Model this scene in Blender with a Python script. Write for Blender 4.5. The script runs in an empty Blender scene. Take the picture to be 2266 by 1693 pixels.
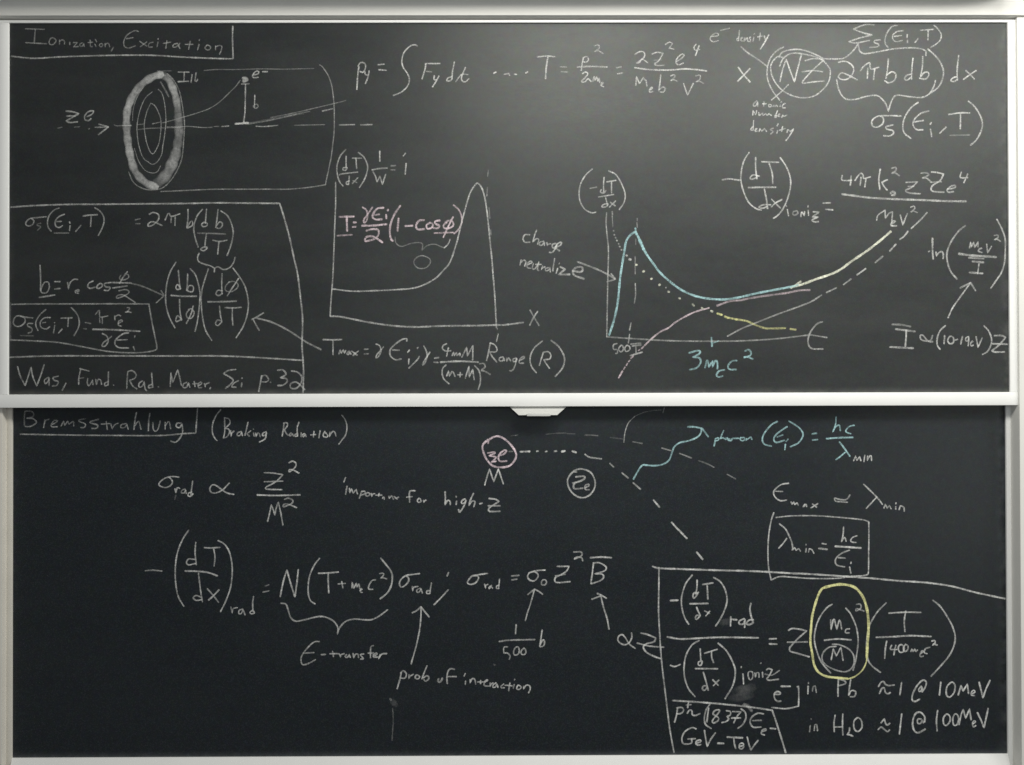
import bpy, bmesh, math, random
from mathutils import Vector
random.seed(7)
S = bpy.context.scene
COL = S.collection

# ---------------------------------------------------------------- camera
cam_data = bpy.data.cameras.new('camera')
cam_data.sensor_width = 36
cam_data.lens = 32.4729
cam_data.clip_start = 0.05
cam_data.clip_end = 60
cam = bpy.data.objects.new('camera', cam_data)
COL.objects.link(cam)
cam.location = (1.60818, -2.98702, 0.01288)
cam.rotation_euler = (1.578136, 0.002451, -0.004648)
S.camera = cam

# ---------------------------------------------------------------- world and room lamps
world = bpy.data.worlds.new('World')
S.world = world
world.use_nodes = True
world.node_tree.nodes['Background'].inputs[0].default_value = (0.92, 0.95, 0.96, 1)
world.node_tree.nodes['Background'].inputs[1].default_value = WORLD_STRENGTH = 0.17
S.view_settings.view_transform = 'Standard'
S.view_settings.look = 'None'
S.view_settings.gamma = 1
S.view_settings.exposure = 0
S.cycles.transparent_max_bounces = 24


def area(name, loc, target, sx, sy, power, colour):
    d = bpy.data.lights.new(name, 'AREA')
    d.shape = 'RECTANGLE'
    d.size, d.size_y, d.energy, d.color = sx, sy, power, colour
    o = bpy.data.objects.new(name, d)
    COL.objects.link(o)
    o.location = loc
    o.rotation_euler = (Vector(target) - Vector(loc)).to_track_quat('-Z', 'Y').to_euler()
    return o


# fluorescent panels in the ceiling of the lecture room, a low window on its right, and an added fill lamp from behind the camera
WARM, NEUTRAL, COOL = (1.0, 0.985, 0.93), (1.0, 1.0, 0.97), (0.88, 0.95, 1.0)
area('ceiling_panel_light', (1.9, -1.8, 1.75), (1.6, 0, 0.2), 0.9, 0.5, 30.5, WARM)
area('ceiling_panel_light', (3.1, -1.8, 1.75), (1.6, 0, 0.2), 0.9, 0.5, 28.0, WARM)
area('ceiling_panel_light', (4.3, -1.8, 1.75), (1.6, 0, 0.2), 0.9, 0.5, 14.0, WARM)
area('ceiling_panel_light', (5.5, -1.8, 1.75), (1.6, 0, 0.2), 0.9, 0.5, 34.0, WARM)
area('ceiling_panel_light', (4.3, -3.0, 1.75), (1.6, 0, 0.2), 0.9, 0.5, 12.5, NEUTRAL)
area('window_light', (4.4, -2.6, -0.5), (1.6, 0, 0.0), 0.8, 1.0, 7.0, NEUTRAL)
area('back_fill_light', (1.6, -6.0, 0.9), (1.6, 0, 0), 1.0, 1.2, 26.0, COOL)  # added fill to lift the lower board, not a fixture of the room

# ---------------------------------------------------------------- materials
def mat(name, base, rough=0.5, spec=0.5):
    m = bpy.data.materials.new(name)
    m.use_nodes = True
    b = m.node_tree.nodes['Principled BSDF']
    b.inputs['Base Color'].default_value = (*base, 1)
    b.inputs['Roughness'].default_value = rough
    b.inputs['Specular IOR Level'].default_value = spec
    return m, m.node_tree.nodes, m.node_tree.links, b


def noise(n, l, vec, scale, detail=3, rough=0.6):
    t = n.new('ShaderNodeTexNoise')
    t.inputs['Scale'].default_value = scale
    t.inputs['Detail'].default_value = detail
    t.inputs['Roughness'].default_value = rough
    l.new(vec, t.inputs['Vector'])
    return t


def ramp(n, l, src, a, b, va, vb):
    t = n.new('ShaderNodeMapRange')
    l.new(src, t.inputs['Value'])
    for k, v in zip(('From Min', 'From Max', 'To Min', 'To Max'), (a, b, va, vb)):
        t.inputs[k].default_value = v
    return t.outputs['Result']


def mul(n, l, a, b, op='MULTIPLY', clamp=False):
    t = n.new('ShaderNodeMath')
    t.operation = op
    t.use_clamp = clamp
    for i, v in enumerate((a, b)):
        if isinstance(v, (int, float)):
            t.inputs[i].default_value = v
        else:
            l.new(v, t.inputs[i])
    return t.outputs[0]


def slate_material(name, zbot, xa, xb, haze, base, dust):
    """dark enamelled slate: wiped chalk haze, speckled dust, dust gathered along the bottom and side rails"""
    m, n, l, b = mat(name, base, 0.42, 0.5)
    geo = n.new('ShaderNodeNewGeometry')
    pos = geo.outputs['Position']
    sep = n.new('ShaderNodeSeparateXYZ')
    l.new(pos, sep.inputs[0])
    st = n.new('ShaderNodeMapping')               # eraser wipes run sideways
    st.inputs['Scale'].default_value = (0.7, 1, 2.2)
    st.inputs['Rotation'].default_value = (0, 0.35, 0)
    l.new(pos, st.inputs['Vector'])
    wipe = noise(n, l, st.outputs[0], 3.0, 6, 0.62)
    fine = noise(n, l, pos, 120, 3, 0.7)
    grain = noise(n, l, pos, 260, 1, 0.5)
    patch = noise(n, l, pos, 22, 4, 0.6)
    # dust amount
    w = ramp(n, l, wipe.outputs[0], 0.32, 0.72, haze * 0.55, haze * 1.5)
    s = ramp(n, l, fine.outputs[0], 0.45, 0.80, 0.0, 0.005)
    g = ramp(n, l, grain.outputs[0], 0.47, 0.72, 0.0, 0.025)
    low = ramp(n, l, sep.outputs['Z'], zbot, zbot + 0.024, 1.0, 0.0)
    low = mul(n, l, low, low)
    low = mul(n, l, low, ramp(n, l, patch.outputs[0], 0.3, 0.7, 0.03, 0.11))
    ra = ramp(n, l, sep.outputs['X'], xb - 0.045, xb, 0.0, 1.0)
    ra = mul(n, l, mul(n, l, ra, ra), ramp(n, l, patch.outputs[0], 0.42, 0.75, 0.0, 0.09))
    la = ramp(n, l, sep.outputs['X'], xa + 0.03, xa, 0.0, 1.0)
    la = mul(n, l, mul(n, l, la, la), ramp(n, l, patch.outputs[0], 0.42, 0.75, 0.0, 0.03))
    d = w
    for q in (s, g, low, ra, la):
        d = mul(n, l, d, q, 'ADD')
    mix = n.new('ShaderNodeMix')
    mix.data_type = 'RGBA'
    l.new(d, mix.inputs['Factor'])
    # slightly varying hue of the enamel
    hue = noise(n, l, pos, 45, 5, 0.85)
    hm = n.new('ShaderNodeMix')
    hm.data_type = 'RGBA'
    hm.blend_type = 'OVERLAY'
    hm.inputs['Factor'].default_value = 0.9
    hm.inputs['A'].default_value = (*base, 1)
    l.new(hue.outputs['Color'], hm.inputs['B'])
    l.new(hm.outputs['Result'], mix.inputs['A'])
    mix.inputs['B'].default_value = (*dust, 1)
    l.new(mix.outputs['Result'], b.inputs['Base Color'])
    r = mul(n, l, ramp(n, l, wipe.outputs[0], 0.3, 0.7, -0.03, 0.03), 0.42, 'ADD')
    l.new(r, b.inputs['Roughness'])
    # tint and grain of the sheen
    tn = n.new('ShaderNodeMix')
    tn.data_type = 'RGBA'
    l.new(ramp(n, l, grain.outputs[0], 0.3, 0.7, 0.0, 0.85), tn.inputs['Factor'])
    tn.inputs['A'].default_value = (0.96, 1, 0.93, 1)
    l.new(hue.outputs['Color'], tn.inputs['B'])
    l.new(tn.outputs['Result'], b.inputs['Specular Tint'])
    bump = n.new('ShaderNodeBump')
    bump.inputs['Strength'].default_value = 0.12
    bump.inputs['Distance'].default_value = 0.0004
    l.new(fine.outputs[0], bump.inputs['Height'])
    l.new(bump.outputs[0], b.inputs['Normal'])
    return m


def painted(name, base, rough=0.45, spec=0.4, wear=0.06):
    m, n, l, b = mat(name, base, rough, spec)
    geo = n.new('ShaderNodeNewGeometry')
    t = noise(n, l, geo.outputs['Position'], 9, 5, 0.6)
    t2 = noise(n, l, geo.outputs['Position'], 240, 2, 0.6)
    f = mul(n, l, ramp(n, l, t.outputs[0], 0.3, 0.7, 0, wear), ramp(n, l, t2.outputs[0], 0.3, 0.75, 0, wear), 'ADD')
    mx = n.new('ShaderNodeMix')
    mx.data_type = 'RGBA'
    l.new(f, mx.inputs['Factor'])
    mx.inputs['A'].default_value = (*base, 1)
    mx.inputs['B'].default_value = (base[0] * .35, base[1] * .34, base[2] * .32, 1)
    l.new(mx.outputs['Result'], b.inputs['Base Color'])
    return m


def chalk_material(name, base, lo=0.45, hi=1.52):
    """powdery stroke: the 'pressure' attribute (pressure of the hand) broken up by the tooth of the board"""
    m, n, l, b = mat(name, base, 0.95, 0.1)
    geo = n.new('ShaderNodeNewGeometry')
    at = n.new('ShaderNodeAttribute')
    at.attribute_name = 'pressure'
    g = noise(n, l, geo.outputs['Position'], 230, 3, 0.75)
    h = noise(n, l, geo.outputs['Position'], 90, 2, 0.6)
    v = mul(n, l, ramp(n, l, g.outputs[0], 0.3, 0.7, lo, hi), ramp(n, l, h.outputs[0], 0.3, 0.7, 0.7, 1.3))
    a = mul(n, l, mul(n, l, at.outputs['Fac'], v), 1.0, 'MULTIPLY', True)
    l.new(a, b.inputs['Alpha'])
    return m


M_SLATE_U = slate_material('slate_upper', 0.0, 0.0, 3.2333, 0.015, (0.0055, 0.0080, 0.0105), (0.76, 0.75, 0.68))
M_SLATE_L = slate_material('slate_lower', -1.1858, -0.0106, 3.2436, 0.004, (0.0045, 0.0078, 0.0116), (0.68, 0.72, 0.74))
M_FRAME = painted('white_lacquered_aluminium', (0.90, 0.90, 0.875), 0.42, 0.4, 0.04)
M_TRIM = painted('cream_painted_jamb', (0.82, 0.81, 0.76), 0.55, 0.3, 0.05)
M_LEFT = painted('taupe_side_channel', (0.72, 0.69, 0.62), 0.5, 0.3, 0.1)
M_TRACK = painted('grey_track_channel', (0.17, 0.17, 0.155), 0.6, 0.3, 0.3)
M_SEAL = painted('black_edge_seal', (0.02, 0.02, 0.02), 0.7, 0.2, 0.1)
M_PLASTIC = painted('white_plastic_pull', (0.60, 0.60, 0.57), 0.35, 0.5, 0.05)
M_WALL = painted('white_wall', (0.74, 0.73, 0.70), 0.8, 0.2, 0.04)
CHALK = {'s': chalk_material('rubbed_chalk', (0.84, 0.84, 0.82), 0.88, 1.14),
         'w': chalk_material('white_chalk', (0.86, 0.86, 0.83)),
         'v': chalk_material('bright_white_chalk', (0.92, 0.93, 0.76)),
         'p': chalk_material('pink_chalk', (0.94, 0.77, 0.82)),
         'c': chalk_material('cyan_chalk', (0.50, 0.78, 0.80)),
         'y': chalk_material('yellow_chalk', (0.88, 0.87, 0.42))}


# ---------------------------------------------------------------- helpers
def link(name, me, m, parent=None):
    o = bpy.data.objects.new(name, me)
    COL.objects.link(o)
    if m:
        me.materials.append(m)
    if parent:
        o.parent = parent
        if parent.parent is None:          # parts are modelled in room coordinates
            o.location = -parent.location
    return o


def root(name, label, cat, loc=(0, 0, 0)):
    o = bpy.data.objects.new(name, None)
    COL.objects.link(o)
    o.location = loc
    o['label'] = label
    o['category'] = cat
    return o


def box(name, x0, x1, y0, y1, z0, z1, m, parent=None, bevel=0.0, seg=2, edges=None):
    bm = bmesh.new()
    vs = [bm.verts.new((x, y, z)) for x in (x0, x1) for y in (y0, y1) for z in (z0, z1)]
    for f in ((0, 1, 3, 2), (4, 6, 7, 5), (0, 4, 5, 1), (2, 3, 7, 6), (0, 2, 6, 4), (1, 5, 7, 3)):
        bm.faces.new([vs[i] for i in f])
    bmesh.ops.recalc_face_normals(bm, faces=bm.faces)
    if bevel:
        bmesh.ops.bevel(bm, geom=list(bm.edges), offset=bevel, segments=seg, affect='EDGES', profile=0.6)
    me = bpy.data.meshes.new(name)
    bm.to_mesh(me)
    bm.free()
    if bevel:
        me.polygons.foreach_set('use_smooth', [True] * len(me.polygons))
        me.set_sharp_from_angle(angle=math.radians(50))
    return link(name, me, m, parent)


def extrude(name, prof, a, b, axis, m, parent=None, mitre=(0, 0)):
    """prof: list of (u, y); axis 'x': u is z, runs a..b along x; axis 'z': u is x, runs along z. mitre skews the ends by u"""
    bm = bmesh.new()
    u0 = min(p[0] for p in prof)
    rows = []
    for e, (t, k) in enumerate(((a, mitre[0]), (b, mitre[1]))):
        r = []
        for u, y in prof:
            s = t + k * (u - u0)
            r.append(bm.verts.new((s, y, u) if axis == 'x' else (u, y, s)))
        rows.append(r)
    n = len(prof)
    for i in range(n):
        j = (i + 1) % n
        bm.faces.new((rows[0][i], rows[0][j], rows[1][j], rows[1][i]))
    bm.faces.new(rows[0])
    bm.faces.new(list(reversed(rows[1])))
    bmesh.ops.recalc_face_normals(bm, faces=bm.faces)
    me = bpy.data.meshes.new(name)
    bm.to_mesh(me)
    bm.free()
    me.polygons.foreach_set('use_smooth', [True] * len(me.polygons))
    me.set_sharp_from_angle(angle=math.radians(35))
    return link(name, me, m, parent)


def smooth_line(pts, step=3.2):
    """Catmull-Rom through the points (mm); points flagged as corners stay sharp"""
    runs, cur = [], [pts[0]]
    for p in pts[1:]:
        cur.append(p)
        if p[2] and p is not pts[-1]:
            runs.append(cur)
            cur = [p]
    runs.append(cur)
    out = []
    for r in runs:
        q = [Vector((p[0], p[1])) for p in r]
        if len(q) < 2:
            continue
        ext = [q[0] * 2 - q[1]] + q + [q[-1] * 2 - q[-2]]
        if (q[0] - q[-1]).length < 1 and len(q) > 4:
            ext[0], ext[-1] = q[-2], q[1]
        for i in range(1, len(ext) - 2):
            p0, p1, p2, p3 = ext[i - 1:i + 3]
            n = max(1, int((p2 - p1).length / step + 0.5)) if len(q) > 2 else max(1, int((p2 - p1).length / step + 0.5))
            for k in range(n):
                t = k / n
                out.append(0.5 * ((2 * p1) + (p2 - p0) * t + (2 * p0 - 5 * p1 + 4 * p2 - p3) * t * t + (3 * p1 - p0 - 3 * p2 + p3) * t ** 3))
        if r is runs[-1]:
            out.append(q[-1])
    return out


LAYER = [0]


def strokes_mesh(name, strokes, yb):
    """every stroke is a thin raised ribbon of chalk: solid in the middle, thinner towards both edges and both ends"""
    V, F, D = [], [], []
    for w, dens, pts in strokes:
        P = smooth_line(pts)
        if len(P) < 2:
            continue
        LAYER[0] = (LAYER[0] + 1) % 24
        y = -(yb + 0.00030 + 0.00003 * LAYER[0])
        n = len(P)
        hw0 = w * 0.5
        wide = w > 14
        cols = (-1.0, -0.62, 0.0, 0.62, 1.0) if not wide else (-1.0, -0.8, -0.55, -0.25, 0.1, 0.45, 0.7, 0.88, 1.0)
        cd = (0.0, 0.95, 1.0, 0.95, 0.0) if not wide else (0.0, 0.5, 0.85, 1.0, 0.92, 1.0, 0.8, 0.4, 0.0)
        ph, ph2 = random.random() * 6, random.random() * 6
        # half a width of rounded cap on each end
        d0 = (P[0] - P[1]).normalized() if (P[0] - P[1]).length > 1e-6 else Vector((1, 0))
        d1 = (P[-1] - P[-2]).normalized() if (P[-1] - P[-2]).length > 1e-6 else Vector((1, 0))
        P = [P[0] + d0 * hw0 * 0.8] + P + [P[-1] + d1 * hw0 * 0.8]
        n = len(P)
        base = len(V)
        for i, p in enumerate(P):
            t = P[min(i + 1, n - 1)] - P[max(i - 1, 0)]
            t = t.normalized() if t.length > 1e-6 else Vector((1, 0))
            nx, nz = -t.y, t.x
            e = 0.55 if i in (0, n - 1) else 1.0
            k = i * 0.35
            hw = hw0 * e * (1.08 + 0.10 * math.sin(k * 1.3 + ph) + random.uniform(-.08, .08) * (0.2 if wide else 1))
            dd = dens * (1 + 0.20 * math.sin(k * 0.8 + ph2) + 0.12 * math.sin(k * 0.23 + ph) + random.uniform(-.12, .12)) * (0.35 if i in (0, n - 1) else 1)
            if wide:
                f = min(1.0, i / (0.30 * n), (n - 1 - i) / (0.30 * n)) if n < 60 else 1.0
                dd = dens * (0.25 + 0.75 * f) * (1 + 0.22 * math.sin(i * 0.13 + ph) + 0.12 * math.sin(i * 0.41 + ph2))
            for c, q in zip(cols, cd):
                V.append(((p.x + nx * hw * c) / 1000, y - 0.0000004 * i, (p.y + nz * hw * c) / 1000))
                D.append(max(0.0, dd * q))
        m = len(cols)
        for i in range(n - 1):
            for c in range(m - 1):
                a = base + i * m + c
                F.append((a, a + 1, a + m + 1, a + m))
    me = bpy.data.meshes.new(name)
    me.from_pydata(V, [], F)
    at = me.attributes.new('pressure', 'FLOAT', 'POINT')
    at.data.foreach_set('value', D)
    return me


KIND = {'sigma': 'greek_letter', 'epsilon': 'greek_letter', 'phi': 'greek_letter', 'pi': 'greek_letter',
        'gamma': 'greek_letter', 'lambda': 'greek_letter', 'mu': 'greek_letter'}


def chalk_marks(data, board, yb):
    part = None
    for line in data.strip().split('\n'):
        if line[0] == '#':
            nm, lab = line[1:].split('|')
            part = bpy.data.objects.new(nm, None)
            COL.objects.link(part)
            part.parent = board
            part['label'] = lab
            part.location = -board.location
            continue
        key, body = line.split(':')
        groups = {}
        for s in body.split(';'):
            h, p = s.split('=')
            c, w, d = h[0], *h[1:].split(',')
            pts = []
            for q in p.split():
                corner = q[-1] == '!'
                x, z = q.rstrip('!').split(',')
                pts.append((float(x), float(z), corner))
            groups.setdefault('s' if float(w) > 14 else c, []).append((float(w), float(d), pts))
        if len(key) == 1:
            nm = 'digit' if key.isdigit() else 'letter'
        else:
            nm = KIND.get(key, key)
        for c, st in groups.items():
            lots = [[s] for s in st] if nm in SINGLE else [st]
            for one in lots:
                o = link(nm, strokes_mesh(nm, one, yb), CHALK[c], part)


SINGLE = {'dash', 'dot', 'graph_axis', 'smear', 'arrow_stroke', 'box_line', 'ring_shading', 'inner_ring', 'deflected_path', 'underline', 'chalk_curve'}

# ---------------------------------------------------------------- the wall behind
UW, UH, DEEP = 3.2333, 1.2, 0.045
w = box('wall', -1.2, UW + 1.2, 0.16, 0.30, -2.1, 2.1, M_WALL)
w['kind'] = 'structure'


def rail(name, a, b, u0, u1, axis, yf, yb, m, parent, r=0.003, slope=0.0, side=1, mitre=(0, 0)):
    """aluminium section: flat face with rounded arrises, optionally falling back towards its outer edge"""
    w_ = u1 - u0
    pr = [(0, yb), (0, yf + r), (r * .3, yf + r * .3), (r, yf)]
    if slope:
        pr += [(w_ * .42, yf), (w_ * .55, yf + slope * .12), (w_ * .68, yf + slope * .34), (w_ * .80, yf + slope * .62), (w_ * .90, yf + slope * .86), (w_ * .97, yf + slope)]
    else:
        pr += [(w_ - r, yf), (w_ - r * .3, yf + r * .3), (w_, yf + r)]
    pr += [(w_, yb)]
    pts = [((u0 + u) if side == 1 else (u1 - u), y) for u, y in pr]
    return extrude(name, pts, a, b, axis, m, parent, mitre)


# ---------------------------------------------------------------- upper sliding blackboard
upper = root('blackboard', 'upper sliding blackboard with chalk formulas, a range graph and a cyan energy graph', 'blackboard', (0, 0, 0))
box('writing_surface', 0, UW, 0.0, 0.014, 0, UH, M_SLATE_U, upper)
RW, TOPW, BOTW = 0.035, 0.0094, 0.0429
o = rail('top_rail', -RW, UW + RW, UH, UH + TOPW, 'x', -0.006, 0.026, M_FRAME, upper, 0.0022)
o = rail('bottom_rail', -RW, UW + RW, -BOTW, 0, 'x', -0.007, 0.030, M_FRAME, upper, 0.0025)
rail('side_rail', 0, UH, -RW, -0.0003, 'z', -0.006, 0.026, M_FRAME, upper, 0.0022)
rail('side_rail', 0, UH, UW + 0.0003, UW + RW, 'z', -0.006, 0.026, M_FRAME, upper, 0.0022)
for z0, z1, nm in ((UH - 0.0014, UH, 'edge_seal'),):
    box(nm, 0.0005, UW - 0.0005, -0.0012, -0.0002, z0, z1 - 0.0001, M_SEAL, upper)

# pull handle under the middle of the bottom rail
hx0, hx1, hx2, hx3, hz0, hz1, hz2 = 1.6161, 1.7969, 1.6435, 1.7669, -BOTW, -0.0708, -0.0736
bm = bmesh.new()
rows = []
N = 8
for i in range(N + 1):
    t = i / N
    z = hz0 + 0.0006 + (hz1 - hz0) * t
    y = 0.005 - 0.025 * t ** 1.5
    x0 = hx0 + (hx2 - hx0) * max(0, t - .12) / .88
    x1 = hx1 + (hx3 - hx1) * max(0, t - .12) / .88
    rows.append([bm.verts.new((x0, 0.012, z)), bm.verts.new((x0, y, z)), bm.verts.new((x1, y, z)), bm.verts.new((x1, 0.012, z))])
for a, b in zip(rows, rows[1:]):
    for k in range(4):
        bm.faces.new((a[k], a[(k + 1) % 4], b[(k + 1) % 4], b[k]))
bm.faces.new(rows[0])
bm.faces.new(list(reversed(rows[-1])))
bmesh.ops.recalc_face_normals(bm, faces=bm.faces)
me = bpy.data.meshes.new('pull_handle')
bm.to_mesh(me)
bm.free()
me.polygons.foreach_set('use_smooth', [True] * len(me.polygons))
me.set_sharp_from_angle(angle=math.radians(30))
handle = link('pull_handle', me, M_PLASTIC, upper)
lip = box('finger_lip', 1.6696, 1.7450, -0.0235, -0.0185, hz2, hz1 + 0.0055, M_PLASTIC, None, 0.0009)
lip.parent = handle

# ---------------------------------------------------------------- lower sliding blackboard, one track further back
LX0, LX1, LZ = -0.0106, 3.2436, -1.1858
lower = root('blackboard', 'lower sliding blackboard, darker, with circled ze sketch and a large boxed ratio formula', 'blackboard', (LX0, DEEP, LZ))
box('writing_surface', LX0, LX1, DEEP, DEEP + 0.014, LZ, 0.05, M_SLATE_L, lower)
LRW = 0.036
extrude('bottom_rail', [(LZ, DEEP + 0.03), (LZ, DEEP - 0.002), (LZ - 0.0008, DEEP - 0.0042), (LZ - 0.003, DEEP - 0.0055), (LZ - 0.056, DEEP - 0.030),
                        (LZ - 0.060, DEEP - 0.029), (LZ - 0.060, DEEP + 0.03)], LX0 - 0.0003, LX1 + 0.0003, 'x', M_FRAME, lower)
rail('side_rail', LZ - 0.060, 0.06, LX0 - LRW, LX0 - 0.0003, 'z', DEEP - 0.007, DEEP + 0.03, M_LEFT, lower, 0.002, 0.020, -1)
rail('side_rail', LZ - 0.060, 0.06, LX1 + 0.0003, LX1 + 0.0590, 'z', DEEP - 0.007, DEEP + 0.03, M_FRAME, lower, 0.002, 0.024, 1)
rail('top_rail', LX0, LX1, 0.0503, 0.075, 'x', DEEP - 0.005, DEEP + 0.03, M_FRAME, lower, 0.002)

# ---------------------------------------------------------------- fixed surround: jambs, header, tracks
sur = root('blackboard_surround', 'fixed cream surround with side jambs and header that the two boards slide in', 'frame', (0, 0.05, -1.9))
rail('jamb', -1.9, 1.2124, 3.2582, 3.2582 + 0.10, 'z', -0.016, 0.155, M_TRIM, sur, 0.003)
rail('jamb', -1.9, 1.2124, -0.0284 - 0.10, -0.0284, 'z', 0.012, 0.155, M_LEFT, sur, 0.002)
rail('header', -0.20, UW + 0.22, 1.2144, 1.2144 + 0.17, 'x', -0.028, 0.155, M_TRIM, sur, 0.003)
box('track_channel', -0.12, UW + 0.12, 0.030, 0.044, UH + TOPW - 0.02, 1.2144 + 0.02, M_TRACK, sur)
box('backing_board', -0.06, UW + 0.06, 0.10, 0.12, -1.85, UH + 0.05, M_TRACK, sur)
for k, x in enumerate((LX0 - LRW - 0.0015, LX0 - LRW - 0.006)):
    box('track_groove', x - 0.0008, x, 0.0105, 0.0118, -1.8, -0.06, M_TRACK, sur)
# roller screen housing fixed to the wall above the header
scr = root('projection_screen', 'closed roller projection screen housing fixed above the header', 'projection screen', (UW / 2, -0.1, 1.275))
box('housing', 0.0, 3.20, -0.20, 0.155, 1.275, 1.275 + 0.16, M_FRAME, scr, 0.012, 4)
for x in (0.0, 3.20):
    s_ = 1 if x > 1 else -1
    box('end_cap', min(x + .001 * s_, x + .012 * s_), max(x + .001 * s_, x + .012 * s_), -0.20 - 0.005, 0.155, 1.275 - 0.004, 1.275 + 0.164, M_TRACK, scr, 0.004)

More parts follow.
